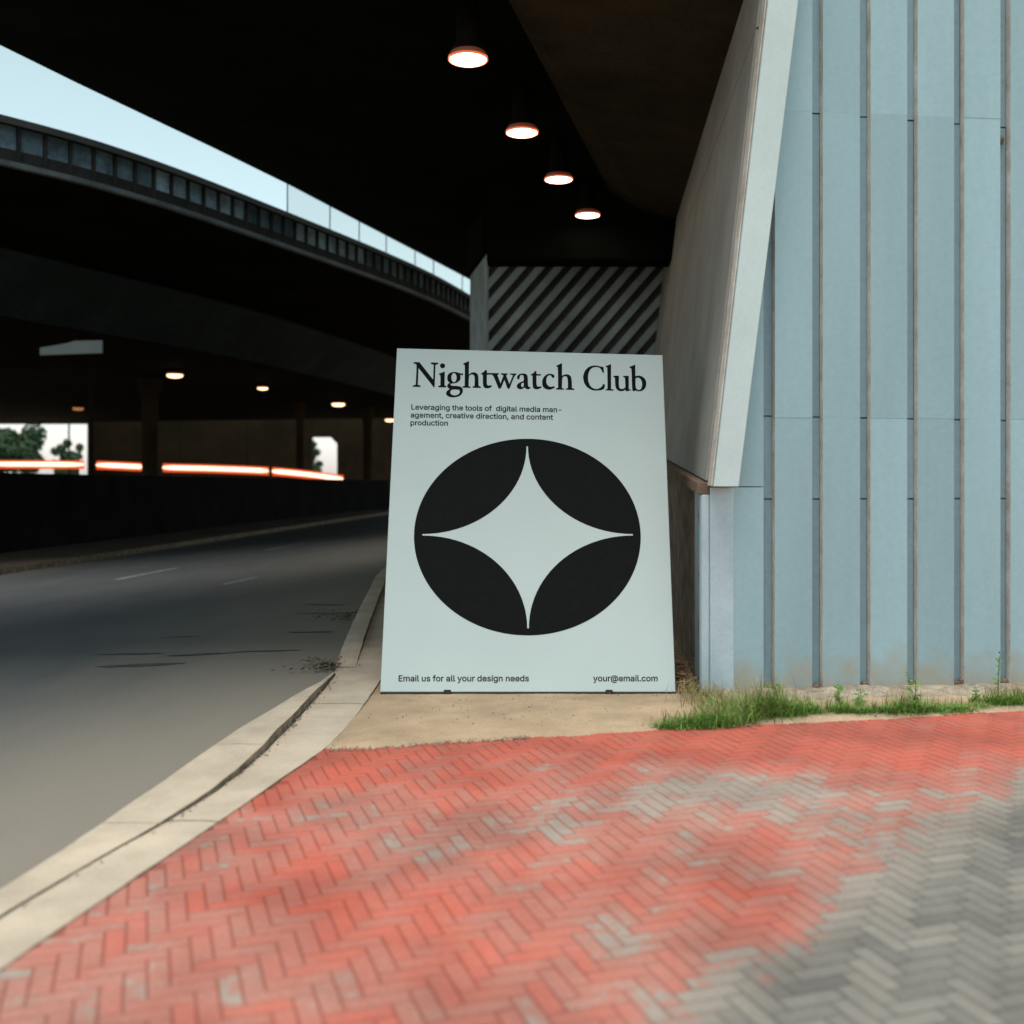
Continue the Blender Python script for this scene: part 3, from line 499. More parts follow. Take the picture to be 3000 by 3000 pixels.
TAG_B = """798 10188 784 10190 771 10194 761 10201 752 10210 746 10222 744 10235 745 10247 749 10256 755 10263 762 10269 781 10275 803 10279 815 10280 825 10281 838 10284 841 10287 842 10292 842 10292 838 10308 826 10319 818 10321 808 10322 790 10319 777 10311 770 10300 746 10308 753 10320 761 10329 771 10336 783 10340 807 10344 825 10341 845 10333 853 10327 860 10317 864 10305 866 10290 869 10190 845 10191 844 10211 843 10211 835 10201 820 10192 810 10189
802 10210 814 10211 825 10214 833 10220 839 10228 842 10236 843 10245 842 10266 836 10263 825 10261 812 10259 802 10258 786 10255 773 10247 770 10241 769 10234 774 10221 785 10213
976 10129 960 10130 946 10134 935 10139 925 10146 912 10162 932 10173 940 10163 954 10154 963 10151 975 10150 992 10152 1005 10158 1014 10169 1016 10186 1015 10215 1013 10215 1006 10204 992 10194 982 10191 969 10191 952 10193 936 10200 922 10211 912 10225 905 10244 902 10265 904 10287 909 10306 919 10321 932 10332 947 10339 965 10341 978 10339 989 10336 1003 10325 1011 10314 1013 10314 1013 10338 1037 10337 1041 10184 1039 10166 1033 10152 1023 10141 1009 10134 993 10130
973 10212 985 10213 996 10218 1004 10225 1010 10236 1014 10249 1015 10264 1013 10279 1009 10292 1002 10303 994 10312 983 10317 970 10319 956 10318 946 10312 937 10304 931 10293 928 10280 927 10266 929 10251 933 10238 940 10227 948 10219 959 10214
1148 10182 1127 10185 1109 10193 1095 10205 1084 10220 1077 10239 1074 10261 1075 10282 1081 10301 1091 10317 1105 10328 1121 10336 1141 10338 1165 10333 1177 10328 1187 10320 1196 10309 1203 10296 1208 10280 1210 10261 1210 10251 1090 10253 1090 10274 1196 10272 1185 10265 1183 10279 1180 10291 1173 10301 1165 10309 1154 10314 1141 10316 1129 10315 1118 10310 1109 10302 1103 10293 1100 10282 1099 10270 1099 10257 1101 10241 1106 10228 1113 10218 1122 10210 1134 10205 1147 10204 1164 10206 1177 10214 1184 10227 1209 10220 1204 10209 1197 10200 1188 10192 1176 10187 1163 10183
1246 10184 1243 10334 1267 10333 1268 10300 1266 10300 1269 10311 1275 10320 1291 10332 1310 10335 1325 10333 1338 10325 1347 10313 1352 10298 1348 10298 1352 10309 1358 10317 1375 10330 1386 10333 1398 10334 1411 10332 1422 10328 1432 10320 1440 10310 1446 10297 1448 10281 1450 10180 1425 10181 1423 10281 1420 10295 1413 10304 1403 10310 1391 10312 1381 10311 1373 10308 1362 10296 1358 10279 1361 10182 1336 10182 1333 10285 1331 10296 1324 10305 1314 10311 1302 10313 1286 10310 1279 10305 1273 10298 1270 10289 1269 10277 1271 10183
1557 10175 1536 10178 1518 10185 1504 10197 1493 10213 1486 10232 1483 10253 1485 10275 1491 10294 1501 10309 1514 10321 1531 10328 1551 10330 1575 10326 1587 10320 1597 10312 1606 10302 1613 10289 1618 10273 1619 10254 1620 10244 1500 10246 1499 10267 1606 10265 1595 10257 1593 10271 1589 10284 1583 10294 1574 10302 1564 10307 1551 10309 1538 10307 1528 10303 1519 10295 1513 10286 1509 10274 1508 10263 1508 10249 1510 10234 1515 10221 1522 10211 1532 10203 1543 10198 1557 10196 1573 10199 1586 10206 1594 10219 1618 10213 1613 10202 1606 10193 1597 10185 1585 10179 1572 10176
1678 10266 1680 10176 1656 10176 1652 10327 1676 10326 1677 10290 1673 10290 1681 10307 1693 10319 1707 10325 1723 10327 1738 10326 1750 10321 1761 10313 1769 10301 1775 10287 1777 10269 1779 10174 1754 10175 1752 10268 1749 10283 1742 10295 1731 10303 1716 10306 1706 10305 1697 10301 1689 10296 1683 10288 1679 10278
1879 10323 1879 10302 1800 10303 1799 10324
1822 10360 1847 10359 1850 10212 1851 10203 1854 10197 1860 10194 1868 10192 1874 10193 1881 10194 1886 10173 1877 10171 1868 10171 1850 10174 1837 10182 1828 10194 1825 10210
1908 10125 1918 10200 1946 10199 1927 10124
2127 10165 2107 10168 2090 10175 2076 10187 2065 10203 2058 10222 2056 10243 2057 10265 2064 10284 2074 10300 2088 10311 2104 10318 2124 10320 2145 10317 2164 10308 2178 10295 2187 10277 2164 10271 2158 10282 2150 10291 2139 10296 2124 10299 2111 10297 2099 10291 2091 10282 2085 10271 2082 10258 2081 10243 2082 10229 2086 10215 2093 10204 2101 10195 2113 10189 2127 10186 2141 10188 2152 10194 2160 10203 2165 10214 2189 10208 2181 10189 2167 10176 2149 10167
2224 10166 2221 10316 2245 10316 2246 10293 2247 10293 2253 10303 2262 10311 2273 10316 2286 10317 2293 10317 2299 10317 2299 10293 2294 10293 2284 10294 2274 10293 2265 10290 2257 10285 2252 10278 2248 10270 2247 10260 2249 10166
2393 10160 2372 10163 2355 10171 2340 10182 2329 10198 2323 10217 2320 10239 2322 10260 2328 10279 2338 10295 2352 10306 2368 10313 2388 10316 2412 10311 2424 10305 2434 10297 2443 10287 2450 10274 2454 10258 2456 10239 2456 10229 2337 10231 2336 10252 2443 10250 2431 10243 2430 10257 2426 10269 2420 10279 2411 10287 2401 10292 2388 10294 2375 10293 2365 10288 2356 10280 2350 10271 2346 10260 2345 10248 2345 10234 2347 10219 2351 10206 2359 10196 2368 10188 2380 10183 2393 10182 2410 10184 2422 10192 2430 10204 2454 10198 2450 10187 2443 10178 2433 10170 2422 10165 2408 10161
2535 10158 2521 10159 2509 10163 2498 10170 2490 10179 2484 10191 2482 10204 2483 10216 2487 10225 2493 10232 2501 10238 2520 10244 2541 10248 2554 10249 2564 10250 2576 10253 2579 10256 2580 10261 2580 10262 2576 10277 2565 10288 2557 10290 2548 10291 2529 10288 2516 10280 2509 10270 2485 10277 2492 10289 2500 10298 2510 10305 2522 10310 2546 10313 2565 10310 2584 10303 2592 10296 2599 10286 2603 10274 2605 10259 2606 10160 2582 10160 2582 10181 2580 10181 2572 10170 2558 10161 2547 10158
2539 10179 2552 10180 2562 10184 2570 10190 2576 10197 2580 10206 2581 10215 2581 10235 2574 10232 2563 10230 2550 10228 2540 10227 2524 10224 2511 10216 2508 10211 2507 10203 2511 10190 2523 10182
2708 10308 2708 10287 2628 10289 2628 10309
2651 10345 2676 10345 2678 10197 2679 10188 2682 10182 2688 10179 2696 10178 2702 10178 2709 10179 2714 10158 2705 10157 2696 10156 2678 10159 2665 10167 2656 10179 2653 10195
2741 10157 2739 10307 2763 10307 2765 10157
2751 10332 2744 10334 2739 10337 2735 10342 2733 10348 2735 10355 2738 10360 2744 10363 2750 10364 2757 10363 2763 10359 2766 10354 2768 10348 2767 10342 2763 10337 2757 10333
2852 10155 2792 10306 2819 10306 2853 10217 2862 10189 2870 10163 2861 10163 2868 10189 2876 10216 2908 10304 2935 10304 2878 10155
3029 10149 3009 10152 2991 10159 2977 10171 2966 10187 2959 10206 2957 10227 2959 10249 2965 10268 2975 10283 2988 10295 3005 10302 3025 10304 3049 10300 3061 10294 3071 10286 3080 10276 3087 10263 3091 10247 3093 10228 3093 10218 2973 10220 2973 10240 3079 10239 3068 10231 3066 10245 3063 10258 3057 10268 3048 10276 3038 10281 3025 10283 3012 10281 3001 10277 2993 10269 2986 10259 2983 10248 2981 10236 2982 10223 2983 10208 2988 10195 2995 10184 3004 10177 3016 10172 3029 10170 3046 10173 3059 10180 3067 10193 3091 10187 3086 10176 3079 10167 3069 10159 3058 10153 3044 10150
3261 10145 3243 10148 3227 10155 3214 10167 3204 10182 3198 10202 3196 10224 3197 10246 3203 10265 3213 10280 3226 10291 3242 10298 3260 10300 3273 10299 3283 10295 3297 10284 3305 10273 3307 10273 3306 10348 3331 10348 3333 10147 3309 10147 3309 10170 3306 10170 3298 10160 3284 10149 3274 10146
3265 10166 3278 10168 3288 10173 3297 10182 3303 10193 3307 10206 3308 10222 3306 10238 3302 10251 3296 10262 3288 10271 3277 10276 3264 10278 3251 10277 3240 10272 3231 10263 3225 10252 3222 10239 3221 10224 3222 10208 3226 10195 3232 10183 3241 10174 3252 10169
3375 10146 3374 10296 3398 10296 3400 10146
3386 10321 3379 10322 3374 10326 3370 10331 3369 10337 3370 10343 3374 10349 3379 10352 3386 10353 3392 10352 3398 10348 3402 10343 3403 10337 3402 10330 3398 10325 3393 10322
3442 10145 3441 10295 3465 10294 3465 10271 3467 10271 3472 10281 3481 10289 3493 10294 3506 10296 3512 10296 3518 10295 3518 10271 3513 10272 3503 10273 3493 10272 3484 10268 3477 10263 3471 10256 3467 10248 3466 10238 3467 10144
3611 10139 3590 10141 3573 10149 3558 10161 3548 10176 3541 10195 3539 10217 3541 10239 3547 10257 3557 10273 3571 10285 3588 10292 3607 10294 3632 10289 3643 10284 3653 10276 3662 10265 3669 10252 3673 10236 3675 10217 3675 10208 3555 10210 3555 10230 3661 10228 3650 10221 3649 10235 3645 10247 3639 10258 3631 10266 3620 10271 3607 10272 3595 10271 3584 10266 3575 10259 3569 10249 3565 10238 3564 10226 3564 10213 3565 10197 3570 10185 3577 10174 3586 10167 3598 10162 3611 10160 3628 10162 3641 10170 3649 10183 3673 10177 3668 10166 3661 10156 3651 10149 3640 10143 3626 10140
3772 10136 3753 10139 3736 10146 3722 10158 3711 10174 3704 10193 3702 10214 3704 10236 3710 10255 3721 10270 3735 10282 3752 10289 3771 10291 3793 10288 3811 10279 3825 10265 3834 10247 3810 10242 3805 10253 3797 10261 3785 10267 3771 10269 3758 10268 3746 10262 3738 10253 3732 10242 3728 10228 3727 10214 3728 10199 3732 10186 3738 10175 3747 10165 3758 10159 3772 10157 3786 10159 3798 10165 3806 10173 3811 10185 3835 10178 3826 10160 3812 10147 3794 10138
3930 10286 3930 10265 3850 10267 3850 10288
3873 10324 3898 10323 3899 10175 3900 10167 3903 10161 3909 10157 3917 10156 3923 10156 3930 10157 3934 10137 3926 10135 3916 10135 3899 10138 3885 10145 3877 10158 3874 10174
3961 10136 3961 10286 3985 10285 3986 10135
3973 10311 3966 10312 3961 10315 3957 10321 3956 10327 3957 10333 3961 10338 3966 10342 3973 10343 3979 10341 3985 10338 3989 10332 3990 10326 3989 10320 3985 10315 3980 10312
4091 10130 4071 10133 4054 10140 4040 10152 4030 10168 4023 10187 4021 10209 4023 10231 4029 10249 4040 10265 4054 10276 4071 10283 4090 10285 4110 10283 4127 10275 4141 10263 4152 10247 4158 10228 4161 10206 4159 10185 4152 10166 4142 10151 4128 10139 4111 10132
4091 10152 4105 10153 4116 10159 4125 10168 4131 10179 4135 10192 4136 10207 4134 10221 4131 10235 4125 10246 4116 10255 4104 10262 4090 10264 4076 10262 4065 10256 4057 10248 4051 10236 4047 10223 4046 10208 4047 10194 4051 10180 4057 10169 4066 10160 4077 10154
4220 10221 4221 10131 4196 10131 4195 10281 4219 10281 4220 10245 4216 10245 4224 10262 4236 10274 4250 10280 4266 10282 4281 10280 4293 10275 4304 10267 4312 10256 4317 10242 4319 10224 4319 10129 4294 10130 4294 10223 4292 10238 4285 10250 4274 10258 4259 10260 4249 10259 4239 10256 4231 10251 4225 10243 4222 10233
4355 10081 4367 10156 4395 10156 4374 10081
4556 10122 4542 10123 4530 10128 4519 10134 4511 10143 4505 10155 4504 10169 4505 10180 4509 10190 4515 10197 4523 10202 4542 10209 4563 10212 4576 10213 4586 10214 4599 10217 4602 10220 4603 10225 4603 10226 4599 10242 4588 10252 4580 10255 4570 10256 4552 10253 4539 10244 4532 10234 4508 10241 4514 10253 4523 10262 4534 10269 4545 10274 4570 10277 4588 10274 4607 10267 4615 10260 4622 10251 4626 10238 4627 10223 4627 10124 4603 10124 4603 10145 4601 10145 4593 10134 4578 10125 4568 10122
4560 10143 4573 10144 4583 10148 4592 10154 4598 10161 4601 10170 4603 10179 4603 10199 4596 10196 4585 10194 4572 10192 4562 10191 4546 10188 4533 10181 4530 10175 4529 10167 4533 10154 4544 10146
4694 10212 4694 10123 4670 10123 4670 10273 4694 10273 4694 10236 4690 10236 4698 10254 4710 10265 4724 10272 4740 10274 4755 10272 4768 10267 4778 10259 4786 10248 4791 10233 4793 10216 4793 10121 4768 10121 4768 10214 4766 10230 4759 10242 4748 10249 4733 10252 4723 10251 4714 10248 4706 10242 4700 10234 4696 10224
4892 10116 4874 10119 4859 10126 4846 10138 4836 10153 4830 10173 4828 10195 4830 10217 4836 10236 4846 10251 4859 10262 4875 10269 4893 10271 4906 10270 4916 10266 4930 10255 4938 10244 4939 10244 4940 10319 4964 10319 4964 10118 4940 10118 4940 10141 4937 10142 4929 10131 4915 10120 4905 10117
4896 10138 4909 10139 4920 10144 4928 10153 4935 10164 4938 10177 4940 10193 4939 10209 4935 10222 4929 10233 4920 10242 4910 10247 4897 10249 4883 10248 4872 10243 4864 10234 4858 10223 4854 10210 4853 10195 4854 10179 4858 10166 4864 10154 4872 10145 4883 10140
5144 10111 5125 10114 5108 10122 5094 10134 5083 10149 5077 10168 5075 10190 5077 10212 5084 10231 5094 10246 5108 10258 5125 10265 5145 10267 5166 10263 5184 10255 5198 10241 5207 10223 5183 10217 5178 10228 5170 10237 5159 10243 5145 10245 5131 10243 5120 10238 5111 10229 5105 10217 5101 10204 5100 10190 5101 10175 5105 10162 5111 10150 5119 10141 5130 10135 5144 10133 5159 10135 5170 10140 5178 10149 5184 10160 5207 10154 5198 10136 5184 10122 5166 10114
5304 10109 5284 10111 5267 10119 5253 10131 5243 10146 5236 10165 5234 10187 5237 10209 5243 10228 5254 10243 5268 10255 5285 10262 5305 10264 5324 10261 5342 10253 5355 10241 5366 10226 5372 10207 5374 10185 5372 10163 5365 10144 5355 10129 5341 10118 5324 10111
5304 10130 5318 10132 5329 10137 5338 10146 5344 10158 5348 10171 5349 10185 5348 10200 5345 10213 5339 10225 5330 10234 5319 10240 5305 10242 5291 10240 5279 10235 5271 10226 5265 10215 5261 10201 5259 10187 5261 10172 5264 10159 5270 10147 5279 10138 5290 10132
5434 10199 5433 10110 5409 10110 5410 10260 5434 10259 5434 10223 5430 10223 5438 10241 5450 10252 5464 10259 5480 10261 5495 10259 5508 10254 5518 10246 5526 10235 5531 10220 5532 10203 5532 10108 5507 10108 5508 10201 5506 10217 5499 10229 5488 10236 5473 10239 5463 10238 5453 10235 5445 10229 5439 10221 5436 10211
5636 10256 5636 10235 5557 10237 5557 10257
5581 10293 5605 10293 5604 10145 5605 10137 5608 10131 5613 10127 5622 10126 5628 10126 5634 10127 5639 10107 5630 10105 5621 10105 5603 10107 5590 10115 5582 10127 5579 10144
5730 10101 5709 10104 5692 10111 5678 10123 5667 10139 5661 10158 5659 10179 5661 10201 5668 10220 5678 10235 5692 10247 5709 10254 5729 10256 5753 10252 5764 10246 5775 10238 5783 10228 5790 10215 5794 10199 5795 10180 5795 10170 5675 10172 5676 10193 5782 10191 5770 10183 5769 10197 5766 10210 5760 10220 5752 10228 5741 10233 5729 10235 5716 10233 5705 10229 5696 10221 5689 10212 5685 10200 5684 10188 5684 10175 5685 10160 5689 10147 5696 10137 5706 10129 5717 10124 5730 10122 5747 10125 5760 10132 5768 10145 5792 10139 5787 10128 5780 10119 5770 10111 5759 10106 5745 10102
5854 10192 5853 10102 5829 10103 5830 10252 5854 10252 5854 10216 5850 10216 5859 10233 5870 10245 5884 10251 5901 10253 5915 10251 5928 10246 5938 10238 5946 10227 5951 10213 5953 10195 5951 10100 5927 10101 5928 10194 5926 10209 5919 10221 5908 10229 5894 10231 5883 10230 5874 10227 5866 10222 5860 10214 5856 10204
6057 10248 6056 10228 5977 10229 5977 10250
6001 10286 6026 10285 6024 10138 6025 10129 6028 10123 6033 10120 6042 10118 6048 10119 6054 10120 6059 10099 6050 10098 6040 10097 6023 10100 6010 10108 6002 10120 5999 10136"""
TAG_C = """750 9825 744 10030 768 10030 769 10006 771 10006 778 10017 792 10027 802 10031 815 10032 833 10029 849 10022 862 10010 873 9995 879 9976 882 9954 881 9932 875 9913 866 9897 853 9886 838 9879 820 9877 807 9878 797 9882 782 9893 774 9904 772 9904 775 9825
815 9899 828 9900 839 9906 847 9914 853 9926 856 9939 857 9954 855 9969 851 9983 845 9994 836 10003 825 10008 812 10010 799 10009 788 10003 780 9995 774 9984 771 9971 770 9955 772 9940 776 9926 783 9915 792 9906 802 9901
919 9879 915 10028 939 10028 939 10005 941 10005 946 10015 955 10023 966 10028 979 10030 986 10030 992 10029 992 10005 987 10006 977 10007 967 10006 958 10002 951 9997 945 9990 942 9982 941 9972 944 9879
1086 9874 1066 9877 1049 9884 1035 9896 1024 9911 1017 9930 1014 9952 1015 9974 1021 9992 1032 10008 1045 10019 1062 10026 1081 10028 1101 10026 1118 10018 1133 10007 1144 9991 1151 9972 1153 9950 1152 9928 1146 9910 1136 9895 1122 9883 1105 9876
1085 9895 1099 9897 1110 9903 1119 9912 1124 9923 1128 9936 1128 9950 1127 9965 1123 9978 1116 9990 1107 9999 1096 10005 1082 10007 1068 10005 1057 10000 1049 9991 1043 9979 1040 9966 1039 9951 1040 9937 1044 9924 1051 9912 1060 9903 1071 9897
1248 9872 1230 9875 1214 9882 1200 9894 1190 9909 1183 9928 1181 9950 1182 9972 1188 9991 1197 10006 1210 10018 1226 10024 1244 10027 1257 10025 1267 10022 1281 10011 1289 10000 1291 10000 1289 10075 1313 10075 1319 9874 1295 9875 1294 9898 1292 9898 1284 9887 1270 9876 1260 9873
1251 9894 1264 9895 1274 9900 1282 9909 1288 9920 1292 9934 1292 9949 1291 9965 1287 9978 1280 9989 1272 9998 1261 10003 1248 10005 1235 10003 1224 9998 1216 9990 1210 9978 1207 9965 1206 9950 1207 9935 1211 9921 1218 9910 1227 9901 1238 9896
1413 9871 1399 9873 1386 9878 1375 9886 1367 9897 1362 9911 1359 9929 1357 10023 1382 10023 1384 9930 1387 9915 1394 9903 1405 9895 1420 9893 1430 9894 1439 9897 1447 9903 1453 9911 1456 9921 1457 9933 1455 10022 1480 10022 1483 9872 1460 9873 1459 9909 1462 9909 1454 9891 1443 9880 1429 9873
1588 9868 1568 9871 1551 9878 1537 9890 1526 9905 1519 9924 1516 9946 1518 9968 1524 9986 1534 10002 1548 10013 1565 10020 1584 10023 1606 10019 1624 10011 1638 9997 1647 9979 1624 9974 1619 9985 1610 9993 1599 9999 1585 10001 1571 9999 1560 9994 1552 9985 1546 9973 1542 9960 1541 9945 1543 9931 1547 9918 1553 9906 1562 9897 1574 9892 1587 9889 1602 9891 1613 9897 1621 9906 1626 9917 1650 9911 1641 9893 1627 9879 1609 9871
1742 10019 1743 9998 1663 9999 1663 10020
1685 10056 1710 10055 1713 9908 1715 9900 1718 9894 1723 9890 1732 9889 1738 9889 1744 9890 1749 9870 1741 9868 1731 9868 1714 9871 1700 9878 1692 9890 1689 9906
1776 9869 1773 10018 1797 10018 1801 9869
1785 10043 1778 10044 1773 10048 1769 10053 1767 10059 1769 10065 1772 10071 1778 10074 1784 10075 1791 10074 1796 10070 1800 10065 1802 10059 1801 10053 1797 10048 1791 10044
1905 9864 1886 9867 1869 9874 1855 9886 1844 9902 1837 9920 1834 9942 1836 9964 1842 9983 1852 9998 1866 10010 1883 10017 1902 10019 1922 10016 1939 10009 1953 9997 1964 9981 1971 9962 1974 9940 1972 9919 1966 9900 1956 9885 1942 9873 1925 9866
1905 9886 1919 9887 1930 9893 1939 9902 1945 9913 1948 9926 1949 9941 1947 9955 1943 9969 1937 9980 1928 9989 1917 9995 1903 9997 1889 9995 1878 9990 1869 9981 1863 9970 1860 9956 1859 9942 1861 9927 1865 9914 1871 9903 1880 9894 1891 9888
2033 9955 2035 9866 2010 9866 2007 10016 2031 10015 2032 9979 2028 9979 2036 9997 2047 10008 2061 10015 2077 10017 2092 10015 2105 10010 2115 10002 2123 9991 2129 9977 2131 9959 2132 9865 2108 9865 2106 9958 2103 9973 2096 9985 2085 9992 2071 9995 2060 9994 2051 9991 2043 9985 2037 9977 2034 9967"""
